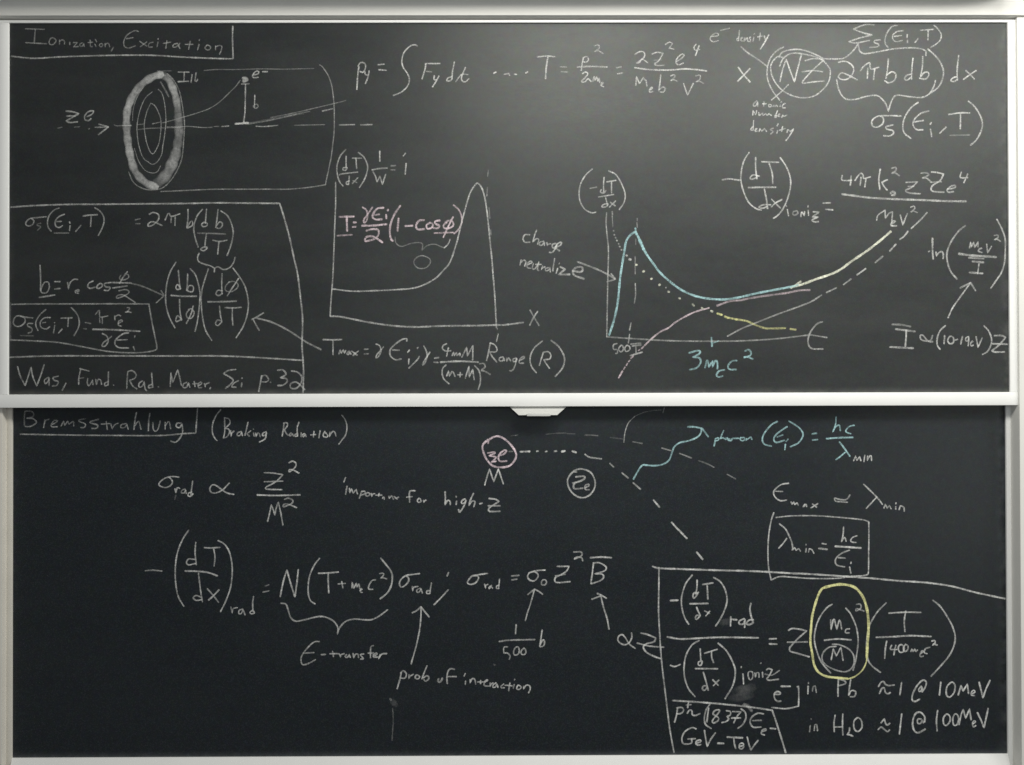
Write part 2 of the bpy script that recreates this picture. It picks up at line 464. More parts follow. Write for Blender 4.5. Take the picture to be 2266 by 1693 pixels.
# ---------------------------------------------------------------- chalk
UPPER_CHALK = '''
#chalk_heading|underlined heading Ionization, Excitation in faint white chalk
I:w4.2,0.20=51,1183 112,1181;w4.2,0.20=83,1181 79,1135;w4.2,0.20=51,1138 120,1134
o:w4.2,0.20=138,1154 129,1146 128,1135 138,1131 147,1138 149,1147 138,1154
n:w4.2,0.20=161,1147 161,1133;w4.2,0.20=161,1142 170,1147 177,1142 177,1133
i:w4.2,0.20=194,1139 194,1131
z:w4.2,0.20=206,1138 219,1138! 206,1124! 222,1125
a:w4.2,0.20=235,1137 227,1133 228,1126 236,1127 239,1135! 241,1125
t:w4.2,0.20=260,1146 261,1126 267,1125;w4.2,0.20=253,1138 268,1139
i:w4.2,0.20=277,1148 281,1140;w4.2,0.20=275,1133 279,1125
o:w4.2,0.20=296,1135 290,1131 292,1125 298,1125 301,1131 296,1135
n:w4.2,0.20=308,1135 309,1124;w4.2,0.20=309,1131 316,1136 321,1132 323,1124
comma:w4.2,0.20=335,1122 328,1110
E:w4.2,0.20=416,1174 403,1176 382,1164 370,1146 370,1127 384,1120 406,1127;w4.2,0.20=377,1150 399,1154
x:w4.2,0.20=420,1142 443,1126;w4.2,0.20=443,1140 422,1124
c:w4.2,0.20=464,1139 451,1135 449,1124 461,1123
i:w4.2,0.20=480,1151 479,1148;w4.2,0.20=479,1140 476,1124
t:w4.2,0.20=508,1144 504,1119;w4.2,0.20=496,1135 520,1139
a:w4.2,0.20=543,1135 530,1132 527,1124 536,1123 546,1131;w4.2,0.20=550,1136 546,1127 550,1118
t:w4.2,0.20=583,1142 578,1116;w4.2,0.20=567,1132 592,1132
i:w4.2,0.20=613,1148 612,1144;w4.2,0.20=612,1132 607,1114
o:w4.2,0.20=636,1128 631,1120 637,1114 646,1115 649,1124 638,1130 635,1127
n:w4.2,0.20=665,1127 665,1114;w4.2,0.20=665,1124 676,1128 685,1126 684,1114 678,1100
underline:w5.4,0.30=6,1094 48,1089 88,1087 154,1091 234,1094 313,1096 392,1097 472,1096 552,1091 639,1087 705,1085 722,1086! 720,1151 721,1191
#chalk_drawing|chalk drawing of a shaded charge ring, its axis and the electron beside it
ring_shading:w24.6,0.35=488,1034 461,1026 430,1005 403,973 386,938 378,904 378,858 383,811 390,771 403,726 422,699 446,680 472,670
ring_shading:w23.4,0.32=488,1034 509,1023 525,994 536,962 542,930 546,890;w28.1,0.21=545,898 547,845 542,805 534,760;w35.1,0.29=538,781 522,739 504,707 475,680;w5.8,0.14=459,1021 488,1034 504,1031;w5.8,0.14=488,1010 506,978 514,962
ring_outline:w4.0,0.19=509,1037 528,1018 546,986 555,951 561,911 565,872 562,818 555,757 530,704 499,670 472,661 446,661 419,670 398,688 385,718
inner_ring:w3.0,0.20=432,994 414,965 400,925 397,885;w3.0,0.20=403,795 414,760 424,741 440,722 461,715 477,719 488,738
inner_ring:w3.3,0.24=461,978 438,957 422,920 412,872 414,824 424,781 435,760 446,752 461,743 477,751 491,775 495,803 500,832 505,885 501,938 492,973 480,986
inner_ring:w3.3,0.24=455,939 443,912 435,872 439,832 446,803 456,781 465,778 477,797 484,818 489,858 488,890 477,920 467,935 456,941
z:w5.8,0.29=182,916 202,914 223,908! 202,895 183,884! 194,879 219,881;w5.8,0.22=185,900 213,900
e:w5.1,0.29=250,898 265,905 271,916 255,914 243,901 244,888 255,885 263,892
dash:w3.7,0.17=154,860 170,864;w3.7,0.17=209,864 226,865;w3.7,0.17=256,857 258,860;w3.7,0.17=337,872 345,868 366,869;w4.7,0.34=366,869 393,869;w3.7,0.17=416,872 435,874;w3.5,0.12=416,856 459,860 553,862
dash:w3.5,0.19=506,864 546,864 578,866 623,862 655,863;w3.7,0.17=660,865 676,866;w4.2,0.22=684,865 708,867;w4.2,0.22=796,866 824,865 867,869;w3.7,0.17=920,869 970,870 1018,871;w4.9,0.26=1065,870 1115,871;w4.9,0.26=1134,870 1172,871
arrow_head:w5.1,0.26=276,863 318,864;w5.1,0.29=288,873 320,865! 287,839
deflected_path:w3.3,0.16=461,874 488,880;w3.5,0.17=493,877 527,886 572,899 612,911 644,923 676,943 713,978 731,996 745,1015
deflected_path:w8.2,0.07=769,874 830,885 896,899 949,908;w3.5,0.12=771,873 851,887 930,906 970,914;w3.5,0.14=843,894 928,911 983,924 1064,943 1086,949;w4.9,0.20=1010,915 1044,923
I:w4.7,0.29=544,1042 579,1042;w4.7,0.29=564,1040 563,1013;w5.1,0.29=544,1011 578,1012
mu:w4.7,0.29=589,1034 586,1009;w4.7,0.29=602,1040 599,1013 605,1014 607,1019
e:w4.7,0.34=786,1032 802,1036 804,1044 795,1044 785,1032 788,1024 803,1025
minus_sign:w5.4,0.38=817,1043 833,1043
electron_dot:w10.5,0.36=754,1022 764,1022 767,1016 755,1012
dimension_line:w4.7,0.24=749,1003 774,1004;w4.7,0.36=762,1002 761,951 760,911 756,878;w7.0,0.46=729,874 771,877
b:w4.2,0.29=792,967 791,929;w4.2,0.24=787,932 798,938 803,930 795,924 787,929
cylinder_outline:w3.5,0.12=477,1045 522,1046;w3.5,0.14=628,1047 665,1050 718,1050 771,1051 824,1052 877,1051 930,1052 983,1053;w4.0,0.20=1002,1065 1012,1057 1028,1033 1039,1004 1044,977 1048,938 1049,884 1048,844 1044,807 1039,767 1032,733 1020,676! 970,668 903,662 837,662 744,662 665,662 586,659 519,656 488,655
#chalk_formula|momentum formula with the tall integral sign in white chalk
p:w5.1,0.35=1129,1059 1125,1031 1122,985;w5.1,0.35=1126,1060 1134,1072 1148,1069 1150,1055 1142,1041 1132,1043
y:w5.1,0.35=1148,1044 1150,1033 1157,1032;w5.1,0.35=1162,1045 1158,1025 1150,1004
equals_sign:w5.1,0.24=1190,1065 1211,1067;w5.1,0.26=1193,1049 1217,1047
integral_sign:w5.1,0.35=1318,1126 1310,1130 1294,1125 1275,1105 1268,1079 1272,1057 1286,1036 1292,1017 1286,996 1267,977 1240,965
F:w5.1,0.35=1345,1068 1343,1052 1333,1019;w5.1,0.35=1344,1069 1392,1069;w4.7,0.19=1347,1044 1364,1042
y:w5.1,0.35=1373,1029 1372,1017 1381,1016;w5.1,0.35=1388,1029 1379,1012 1367,993
d:w5.1,0.35=1438,1074 1432,1044 1430,1017;w5.1,0.35=1429,1026 1417,1022 1413,1013 1424,1013 1430,1020
t:w5.1,0.35=1474,1057 1461,1025 1464,1012 1474,1010 1485,1020;w4.7,0.29=1442,1010 1461,1033 1482,1033
dot:w5.1,0.35=1565,1037 1573,1041
dot:w5.1,0.35=1599,1034 1615,1036;w5.1,0.35=1616,1032 1617,1030;w5.1,0.35=1632,1034 1640,1033;w5.1,0.35=1669,1038 1676,1042
#chalk_formula|energy transfer fraction T over the long bars in white chalk
T:w5.1,0.29=1707,1090 1736,1093 1764,1091;w5.8,0.43=1741,1090 1736,1057 1733,1019
equals_sign:w4.9,0.20=1782,1058 1801,1057;w4.9,0.20=1784,1042 1805,1041
p:w5.1,0.34=1856,1086 1852,1067 1849,1046;w4.7,0.26=1853,1086 1866,1091 1873,1082 1866,1073 1856,1074
2:w4.7,0.22=1893,1126 1904,1129 1908,1119 1893,1107 1904,1110 1920,1101
fraction_bar:w5.8,0.31=1836,1057 1882,1059 1933,1057
2:w5.1,0.34=1853,1035 1863,1041 1870,1033 1850,1010 1861,1009 1871,1019 1881,1010
m:w5.1,0.34=1886,1010 1891,1026 1894,1014 1899,1025 1903,1011 1907,1021 1909,1006
e:w5.1,0.34=1915,1000 1921,1006 1916,1007 1913,998 1922,993
equals_sign:w5.1,0.26=1963,1055 1979,1058;w5.1,0.29=1966,1035 1983,1038
2:w4.9,0.29=2023,1098 2039,1107 2053,1105 2053,1089 2029,1070 2039,1073 2047,1083 2065,1071
z:w4.9,0.31=2079,1099 2095,1105 2115,1102! 2101,1078 2087,1067 2098,1062 2118,1063;w4.2,0.19=2085,1079 2110,1081
2:w4.4,0.24=2122,1130 2135,1138 2146,1134! 2134,1117! 2138,1118 2150,1115
fraction_bar:w5.8,0.36=2022,1055 2068,1049 2122,1047 2163,1049 2187,1051 2227,1048 2256,1044
m:w5.1,0.34=2026,998 2028,1026! 2038,1003! 2050,1023! 2055,1015 2059,1014 2062,995
e:w5.1,0.34=2073,982 2080,989 2078,992 2070,982 2072,975 2081,978
b:w5.1,0.34=2107,1032 2104,1003 2100,980;w5.1,0.34=2102,984 2114,992 2121,987 2116,976 2105,976
2:w4.7,0.24=2139,1028 2151,1032 2152,1024 2139,1012 2148,1016 2160,1011
e:w5.1,0.34=2159,1075 2176,1086 2183,1096 2176,1099 2161,1086 2157,1072 2165,1064 2181,1070
4:w4.7,0.29=2223,1132 2215,1120 2220,1112 2234,1114;w5.1,0.34=2232,1127 2226,1110 2220,1094
v:w5.1,0.34=2181,1003 2188,982 2194,966! 2213,1004
2:w4.7,0.22=2220,1028 2235,1030 2233,1016 2221,1008! 2232,1011 2246,1003
#chalk_note|small note e minus density above its slanted pointer line
e:w4.4,0.24=2270,1156 2291,1158 2295,1163 2286,1167 2272,1158 2268,1147 2278,1139 2295,1143
minus_sign:w4.4,0.24=2302,1176 2331,1183
d:w4.4,0.24=2363,1176 2362,1163 2360,1142;w4.4,0.24=2360,1154 2354,1146 2359,1142
e:w4.4,0.24=2368,1147 2374,1152 2369,1152 2367,1143 2374,1141
n:w4.4,0.24=2378,1140 2380,1152 2383,1143! 2388,1152 2390,1140
s:w4.4,0.24=2400,1154 2395,1152 2399,1147 2398,1140 2392,1140
i:w4.4,0.24=2412,1166 2411,1163;w4.4,0.24=2410,1154 2407,1140
t:w4.4,0.24=2431,1168 2428,1144;w4.4,0.24=2422,1155 2439,1158
y:w5.1,0.36=2444,1158 2447,1148 2455,1152;w5.1,0.41=2459,1162 2448,1142 2431,1115
pointer_line:w5.8,0.24=2368,1123 2389,1104 2421,1083 2453,1059
#chalk_formula|circled NZ with the bracketed cross section product and dx
times_sign:w5.4,0.37=2359,1056 2376,1032 2397,1008;w5.8,0.38=2397,1052 2376,1030 2356,1010
circle:w5.1,0.30=2493,1059 2504,1083 2523,1098 2547,1102 2581,1097 2613,1089 2635,1077 2651,1059 2658,1043 2654,1013 2637,987 2610,965 2581,957 2549,959 2517,971 2493,989 2472,1019 2464,1051 2469,1072 2488,1091 2507,1086
parenthesis:w5.1,0.29=2507,1122 2485,1110 2464,1086 2454,1056 2453,1024 2461,997 2474,973 2493,949
brace:w5.4,0.30=2492,1088 2499,1102 2520,1111 2555,1114 2587,1107 2621,1092 2637,1084 2680,1083 2701,1085 2722,1099 2741,1120 2749,1133! 2754,1109 2770,1100 2807,1105 2861,1115 2914,1119 2952,1116 2970,1108! 2969,1093
N:w5.4,0.41=2494,1009 2502,1045 2515,1082! 2528,1043 2541,1009! 2552,1051 2564,1096
Z:w5.1,0.34=2576,1077 2605,1084 2637,1079! 2602,1048 2570,1013! 2568,1004 2600,1008 2638,1011;w4.9,0.30=2566,1041 2600,1045 2634,1041
2:w5.4,0.37=2684,1072 2700,1075 2716,1072 2731,1059 2734,1045 2727,1029 2713,1017 2695,1016 2684,1024 2690,1035 2700,1037 2722,1027 2745,1015
pi:w5.4,0.37=2755,1044 2767,1059 2786,1071 2787,1059 2792,1049 2816,1056;w5.4,0.37=2780,1053 2778,1019;w5.4,0.37=2802,1049 2798,1015
b:w5.4,0.37=2847,1083 2844,1051 2839,1019;w5.4,0.37=2840,1029 2858,1041 2871,1032 2866,1013 2847,1005 2834,1012
d:w5.4,0.37=2927,1085 2923,1050 2922,1016;w5.4,0.37=2920,1033 2906,1029 2899,1017 2908,1014 2922,1024
b:w5.4,0.37=2959,1091 2958,1061 2952,1026;w5.4,0.37=2951,1024 2962,1037 2975,1040 2978,1029 2967,1017 2948,1020
parenthesis:w5.8,0.31=2976,1115 2997,1096 3015,1074 3026,1045 3023,1018 3010,992 2985,972
d:w5.4,0.37=3076,1094 3071,1050 3071,1013;w5.4,0.37=3070,1025 3057,1021 3050,1012 3060,1009 3073,1017
x:w5.4,0.29=3099,1045 3113,1032 3127,1017;w5.4,0.37=3133,1045 3113,1032 3091,1016
brace:w5.4,0.34=2678,1016 2684,987 2696,963 2713,951 2742,952 2775,961 2807,964 2825,953 2838,936 2846,912! 2853,936 2863,957 2876,965 2908,961 2945,957 2967,961 2983,973 2996,997 3000,1013
#chalk_formula|capital sigma sub s formula squeezed under the top frame rail
sigma:w5.4,0.30=2801,1194 2770,1194 2734,1180! 2765,1168 2796,1161! 2754,1151 2718,1139! 2741,1135 2786,1143
s:w4.9,0.30=2822,1145 2804,1143 2802,1136 2815,1131 2813,1123 2786,1120
parenthesis:w4.9,0.30=2877,1192 2861,1189 2845,1171 2837,1149 2838,1131 2846,1121
epsilon:w4.9,0.30=2896,1175 2874,1171 2861,1157 2864,1144 2874,1139 2893,1143;w4.9,0.30=2866,1156 2890,1159
i:w4.9,0.30=2909,1163 2908,1152;w4.9,0.30=2910,1144 2909,1135
comma:w4.9,0.30=2944,1149 2934,1136
T:w4.9,0.30=2952,1176 2995,1179;w4.9,0.30=2977,1177 2976,1143
parenthesis:w4.9,0.30=2996,1192 3008,1181 3019,1163 3016,1144 3000,1129 2984,1120
#chalk_formula|large lower sigma sub s formula at the right end of the top row
sigma:w5.6,0.37=2888,897 2849,898 2812,896 2793,882 2795,864 2811,861 2827,872 2830,888 2820,897
s:w5.6,0.37=2861,868 2838,862 2841,854 2859,850 2862,840 2849,832 2830,833
parenthesis:w5.6,0.37=2943,941 2921,925 2902,898 2893,869 2897,842 2919,824
epsilon:w5.6,0.37=2978,913 2953,906 2932,888 2926,869 2937,853 2958,852;w5.6,0.37=2932,878 2960,882
i:w5.6,0.37=2986,876 2982,870;w5.6,0.37=2983,854 2987,830
comma:w5.6,0.37=3034,861 3013,841
T:w5.6,0.37=3042,902 3079,907 3111,907;w5.6,0.37=3081,903 3080,854
underline:w4.7,0.14=3046,834 3110,835
parenthesis:w5.6,0.37=3107,945 3127,927 3145,898 3152,869 3145,842 3131,818 3113,802
#chalk_note|tiny three line note atomic number density with its pointer
pointer_line:w4.7,0.29=2466,949 2498,976 2522,1000
a:w4.4,0.32=2419,947 2410,939 2407,931 2415,931 2422,944! 2421,929
t:w4.4,0.32=2442,944 2441,929;w4.4,0.32=2437,937 2450,937
o:w4.4,0.32=2458,935 2457,928 2465,928 2466,933 2459,935
m:w4.4,0.32=2471,928 2474,933! 2478,928! 2482,933! 2486,928
i:w4.4,0.32=2495,933 2494,928;w4.4,0.32=2499,944 2497,941
c:w4.4,0.32=2511,939 2503,933 2502,924 2511,924
n:w4.4,0.32=2405,900 2406,915! 2415,901! 2418,916
u:w4.4,0.32=2425,909 2426,899 2434,905
m:w4.4,0.32=2437,907 2439,899! 2447,905! 2452,899! 2458,905! 2466,899
b:w4.4,0.32=2486,915 2476,892;w4.4,0.32=2476,899 2484,899 2479,892
e:w4.4,0.32=2489,899 2494,904 2489,903 2488,896 2493,896
r:w4.4,0.32=2499,892 2503,901! 2506,896 2516,900
d:w4.4,0.32=2408,883 2406,851;w4.4,0.32=2404,862 2398,852 2406,851
e:w4.4,0.32=2412,849 2419,857 2414,856 2414,847 2420,849
n:w4.4,0.32=2426,847 2428,857! 2435,848! 2443,857! 2450,847
s:w4.4,0.32=2472,858 2462,853 2471,847 2463,839
i:w4.4,0.32=2488,872 2484,865;w4.4,0.32=2486,851 2483,841
t:w4.4,0.32=2502,863 2499,847;w4.4,0.32=2492,851 2511,857
y:w4.9,0.38=2516,843 2519,853 2527,847! 2538,856! 2524,832 2512,817
#chalk_formula|boxed formula sigma sub s equals two pi b at the left edge
sigma:w4.9,0.29=119,574 89,571 70,569 57,561 53,550 62,544 75,549 79,561 71,569
s:w4.2,0.14=102,553 90,550 89,546 101,542 91,530
parenthesis:w4.7,0.24=160,602 144,595 128,577 123,555 126,539 135,527
epsilon:w4.9,0.29=178,582 160,574 149,561 149,545 160,539 172,545;w4.9,0.29=152,558 168,559
i:w4.9,0.29=194,557 196,553;w4.9,0.29=196,545 194,529
comma:w4.9,0.29=231,546 214,526
T:w5.4,0.32=238,576 260,579 284,580;w4.9,0.29=264,574 262,542
parenthesis:w4.9,0.29=275,603 292,592 304,574 305,555 298,534 287,513
underline:w4.2,0.16=144,521 192,521
equals_sign:w4.4,0.17=406,563 422,567;w4.4,0.17=407,551 422,551
2:w5.1,0.32=451,581 464,587 480,581 481,565 464,547 448,543 450,552 464,557 493,545
pi:w4.7,0.29=502,563 512,584 517,581 519,576 527,575 550,583;w4.9,0.29=522,573 521,555;w4.9,0.29=535,573 534,545
b:w4.9,0.29=576,597 576,568 572,537;w4.9,0.29=574,541 586,559 591,555 589,544 575,537
parenthesis:w4.9,0.29=623,597 607,578 597,552 595,528 601,499 609,475
d:w4.9,0.29=636,598 632,552;w4.9,0.29=638,551 628,555 620,548 625,541 637,544 638,551
b:w4.9,0.29=673,597 670,568 666,541;w4.9,0.29=668,544 678,556 687,552 685,541 676,535 665,539
fraction_bar:w5.1,0.19=607,520 652,519 697,517
d:w4.9,0.29=636,519 632,493 631,475;w4.9,0.29=638,475 625,474 617,467 628,463 638,472
T:w4.9,0.29=656,497 678,493 702,497;w4.9,0.29=676,493 672,452
parenthesis:w4.9,0.29=682,592 702,578 715,554 722,525 718,493 710,467 702,447
brace:w4.9,0.29=612,455 607,440 612,427 631,419 649,414 662,406! 661,394;w4.9,0.29=662,406 673,411 691,402 710,408 723,424 728,442
#chalk_formula|formula dT dx times one over W equals i above the range graph
parenthesis:w4.7,0.26=1086,790 1070,772 1060,748 1057,727 1060,703 1067,684 1077,672
d:w4.7,0.29=1087,769 1087,732;w4.7,0.29=1090,731 1078,731 1077,724 1085,723 1091,731
T:w4.7,0.29=1107,762 1122,762 1137,762;w4.7,0.29=1119,761 1121,728
fraction_bar:w4.7,0.29=1064,707 1073,711 1125,717
d:w4.7,0.29=1097,704 1096,687 1093,676;w4.7,0.29=1097,689 1087,684 1089,677 1097,679
x:w4.7,0.29=1125,699 1107,680;w4.7,0.22=1109,689 1122,683
parenthesis:w4.9,0.26=1126,781 1144,766 1156,740 1155,719 1147,695 1130,667
1:w5.1,0.41=1196,785 1196,752
fraction_bar:w5.4,0.29=1171,724 1192,728 1220,730
W:w4.7,0.29=1174,718 1182,703 1187,684! 1196,704! 1204,677! 1215,710
equals_sign:w5.4,0.13=1232,737 1247,738;w5.4,0.13=1232,724 1245,724
i:w5.1,0.41=1272,769 1279,778;w5.1,0.38=1281,745 1278,710
#chalk_formula|pink formula T equals over two times one minus cosine
T:p7.0,0.43=1065,572 1112,573;p7.0,0.43=1089,570 1090,526
underline:p5.8,0.30=1058,511 1106,514
equals_sign:p7.0,0.43=1111,554 1119,554;p7.0,0.43=1108,539 1118,540
gamma:p5.8,0.43=1140,603 1152,594 1156,578 1154,562 1146,552 1144,562 1155,578 1172,603
epsilon:p7.0,0.43=1208,601 1189,599 1175,583 1173,570 1184,563 1203,564;p5.8,0.40=1179,578 1195,580
i:p7.0,0.43=1223,595 1221,592;p7.0,0.43=1216,579 1217,566
fraction_bar:p7.0,0.43=1138,543 1179,544 1218,548
2:p7.0,0.43=1152,527 1171,532 1189,530 1192,516 1179,501 1149,493 1152,506 1171,509 1187,501 1204,489
parenthesis:p7.0,0.43=1262,608 1245,583 1232,554 1228,524 1232,500 1238,494
1:p7.0,0.43=1256,567 1253,526
minus_sign:p7.0,0.43=1278,542 1302,543
c:p7.0,0.43=1339,561 1322,559 1313,543 1319,531 1340,532
o:p6.3,0.43=1359,553 1347,545 1350,533 1364,537 1367,548 1358,553
s:p7.0,0.43=1390,560 1375,557 1376,549 1388,543 1383,535 1370,535
phi:p6.3,0.45=1412,553 1402,545 1404,535 1420,535 1433,543 1431,556 1417,559 1407,553;p5.8,0.45=1433,572 1417,540 1401,505
underline:p5.8,0.35=1372,519 1433,521
parenthesis:p5.8,0.35=1434,610 1452,593 1461,569 1459,548 1447,527 1435,517
#chalk_note|faint white brace with a zero below the pink formula
brace:w4.0,0.14=1245,506 1248,487 1266,476 1298,486 1324,488 1334,482 1332,463! 1348,478 1372,483 1391,476 1404,471;w4.7,0.34=1404,471 1417,484 1423,499
0:w4.2,0.16=1332,446 1311,437 1306,421 1319,406 1343,406 1358,421 1356,436 1332,446
#chalk_formula|bracketed minus dT dx above the energy graph axis
parenthesis:w4.9,0.32=1884,726 1863,707 1846,678 1841,646 1845,619 1860,595 1881,584 1895,586
minus_sign:w5.1,0.22=1876,663 1898,667
d:w4.9,0.32=1922,699 1920,672 1921,651;w4.9,0.32=1913,659 1910,651 1921,648 1928,656
T:w4.9,0.32=1930,684 1961,689;w4.9,0.32=1946,684 1946,648
fraction_bar:w4.9,0.32=1904,635 1953,643
d:w4.9,0.32=1927,632 1933,607;w4.9,0.32=1934,614 1919,610 1915,602 1929,604 1935,612
x:w4.9,0.32=1959,622 1939,602;w4.9,0.32=1942,618 1958,606
parenthesis:w4.9,0.32=1937,720 1961,707 1979,677 1990,646 1987,619 1971,594
#chalk_note|two line note charge neutralize with its arrow to the graph
c:w5.4,0.32=1681,513 1665,513 1659,500 1665,489 1681,489
h:w4.9,0.32=1703,528 1696,510 1691,490! 1702,500 1710,497 1706,482
a:w4.9,0.32=1726,492 1714,489 1712,480 1721,480 1728,489 1728,478
r:w4.9,0.32=1736,488 1738,477! 1740,482 1749,484
g:w5.4,0.34=1764,485 1754,481 1756,470 1766,476 1769,486! 1763,468 1753,456 1744,456
e:w5.4,0.34=1769,473 1781,480 1783,489 1772,484 1766,470 1777,461
n:w4.9,0.32=1649,415 1653,433! 1652,423 1661,431 1668,425 1664,411
e:w4.9,0.32=1674,416 1688,423 1684,428 1673,420 1673,407 1684,404
u:w4.9,0.32=1692,420 1689,404 1697,403 1706,415
t:w4.9,0.32=1710,425 1705,401 1710,397;w4.9,0.32=1700,417 1718,417
r:w4.9,0.32=1722,412 1718,399! 1721,405 1730,409
a:w4.9,0.32=1742,407 1731,403 1733,396 1742,399 1746,407! 1747,392
l:w4.9,0.32=1761,436 1758,417 1755,395
i:w4.9,0.32=1777,421 1775,418;w4.9,0.32=1771,404 1766,388
z:w7.0,0.29=1779,409 1795,401! 1774,384! 1810,384
arrow_stroke:w6.5,0.24=1835,425 1870,412 1909,396 1936,382 1956,369;w5.8,0.26=1944,386 1958,369! 1931,360
e:w7.0,0.30=1819,396 1843,392 1852,398 1848,408 1830,406 1820,393 1827,380 1856,370
#chalk_formula|stopping power formula with its long fraction bar and ioniz subscript
minus_sign:w5.8,0.26=2305,690 2329,693 2366,688
parenthesis:w5.4,0.36=2393,779 2377,754 2368,722 2366,688 2374,653 2390,618 2414,597 2432,592
d:w5.4,0.36=2414,763 2414,725 2418,693;w5.4,0.36=2418,698 2401,692 2396,697 2406,706 2426,702
T:w5.8,0.36=2434,749 2462,748 2489,747;w5.4,0.36=2458,743 2468,709 2469,678
fraction_bar:w6.3,0.34=2390,665 2435,666 2479,666
d:w5.8,0.36=2442,661 2449,624 2452,596;w5.4,0.36=2462,609 2438,609 2424,601 2438,598 2451,604
x:w5.4,0.36=2465,627 2479,613 2494,598;w5.4,0.36=2499,626 2478,615 2464,602
parenthesis:w5.4,0.36=2494,762 2513,733 2526,698 2526,663 2515,623 2499,591 2483,573 2471,565
i:w4.7,0.24=2512,606 2514,604;w4.9,0.34=2516,594 2520,573
o:w5.8,0.19=2536,587 2534,579 2540,575 2550,581 2547,589 2538,587
n:w4.9,0.34=2560,570 2562,585 2566,582 2571,573! 2572,587
i:w4.7,0.29=2584,606 2583,601;w4.9,0.34=2584,591 2585,574
z:w5.6,0.32=2600,586 2619,585! 2597,569! 2616,569! 2596,559 2605,553 2617,554
equals_sign:w5.6,0.29=2632,614 2656,615;w5.4,0.36=2640,594 2664,592
4:w5.4,0.36=2695,704 2693,690 2706,687 2725,688;w5.4,0.36=2724,703 2721,671
pi:w5.4,0.36=2736,687 2747,703 2757,711 2763,703 2765,694 2787,699;w5.4,0.36=2756,698 2753,672;w5.4,0.36=2772,692 2768,666
fraction_bar:w7.2,0.32=2694,643 2725,639 2778,632 2858,627 2965,623 3031,620 3097,619
k:w5.8,0.38=2819,724 2814,692 2817,658;w5.8,0.38=2842,690 2824,682! 2829,671 2841,656
o:w8.2,0.30=2852,646 2858,651 2866,647 2864,640 2856,640
2:w5.8,0.24=2856,727 2869,730 2869,719 2856,711 2867,712 2881,703
z:w5.4,0.32=2902,681 2940,683! 2920,665 2901,655 2912,647 2949,644;w4.7,0.19=2909,668 2928,668
2:w5.4,0.26=2951,711 2968,712 2976,705 2955,695 2968,695 2986,681
Z:w5.8,0.36=2985,715 3005,713 3025,708! 3013,687 2989,671 2984,657 2994,651 3026,649;w4.7,0.24=2981,681 3018,683
e:w5.8,0.32=3037,659 3060,663 3062,671 3048,668 3036,657 3040,649 3057,651
4:w5.4,0.36=3083,715 3079,697 3104,696;w5.4,0.36=3103,708 3096,692 3090,679
m:w4.9,0.32=2806,558 2811,575 2834,591! 2834,564! 2846,580 2858,586! 2855,548
e:w5.8,0.34=2855,547 2867,554 2860,556 2852,544 2858,540 2871,540
v:w5.4,0.36=2883,575 2891,543! 2906,580
2:w5.1,0.26=2917,600 2927,604 2930,596 2917,584 2925,588 2938,583
#chalk_formula|natural logarithm bracket at the right edge of the upper board
dot:w5.6,0.36=2974,456 2978,458
l:w6.3,0.36=2987,500 2987,463 2989,432
n:w5.8,0.34=2998,455 3000,442! 3006,451 3017,456 3022,447 3021,433
parenthesis:w6.1,0.29=3094,540 3071,521 3047,487 3034,452 3036,420 3046,391 3066,367
m:w5.1,0.29=3107,467 3111,487! 3113,471! 3121,487! 3124,469! 3135,487! 3135,471
e:w5.4,0.24=3137,461 3148,467 3140,465 3136,457 3148,453
v:w5.1,0.29=3163,480 3166,452! 3179,473
2:w5.4,0.24=3188,508 3199,509 3200,502 3188,493! 3196,496 3208,489
fraction_bar:w8.2,0.29=3073,449 3110,444 3150,441 3194,438
I:w6.5,0.24=3105,436 3154,433;w7.5,0.26=3117,424 3153,421;w5.1,0.36=3138,417 3134,384;w7.0,0.30=3107,388 3150,385
parenthesis:w5.6,0.36=3197,561 3212,532 3223,500 3224,462 3221,420 3211,388 3195,364 3176,337
#chalk_box_line|long chalk line boxing off the lower left formulas
box_line:w5.8,0.32=5,605 62,609 128,612 208,614 287,614 419,615 553,616 665,618 771,617 872,616! 885,575 903,509 919,435 930,386 940,304 946,237 944,158 947,113 949,65 947,4
box_line:w5.8,0.32=2,120 129,124 287,124 553,123 665,123 771,119 947,108
small_box:w5.1,0.24=8,291 76,292 208,292 366,292 450,291! 459,238 475,159! 472,143 433,135 380,134 314,139 234,154 155,168 76,173 5,176;w3.5,0.12=4,296 5,173
#chalk_formula|small boxed formula sigma sub s over gamma epsilon
sigma:w5.1,0.30=76,247 49,250 28,254 16,245 14,229 23,220 39,222 51,234 49,247 36,253
s:w4.9,0.26=76,229 61,229 60,221 73,213 72,202 61,198
underline:w4.2,0.11=36,190 79,189
parenthesis:w4.7,0.24=118,274 100,258 88,239 86,223 93,206
epsilon:w4.7,0.29=133,248 114,247 101,234 102,218 118,211 131,218;w4.2,0.22=108,231 118,233
i:w4.7,0.29=147,232 146,231;w4.7,0.29=147,223 143,198
comma:w4.7,0.29=171,211 159,198
T:w5.4,0.32=167,246 203,247;w5.1,0.30=191,246 189,219
parenthesis:w4.9,0.24=200,280 216,263 225,242 224,218 209,189
equals_sign:w4.7,0.22=245,232 263,228;w4.7,0.19=240,212 250,211
pi:w4.4,0.24=277,257 290,271 291,255 295,249 318,253;w4.4,0.24=291,247 292,231;w4.4,0.26=300,247 300,228
r:w4.7,0.29=340,253 341,239! 340,249 351,256 359,253
e:w4.7,0.29=352,229 365,236 363,240 353,236 352,223 361,220
2:w4.7,0.29=380,280 388,278 382,268 373,265 382,266 393,264
fraction_bar:w6.1,0.34=269,210 340,208 421,203
gamma:w4.9,0.29=300,196 314,188 319,173 311,157 300,155 302,165 319,178 330,187
epsilon:w5.4,0.32=385,198 367,195 345,178 341,162 353,151 385,149;w4.7,0.24=348,175 380,176
i:w4.7,0.29=405,188 404,184;w4.7,0.29=400,154 404,143
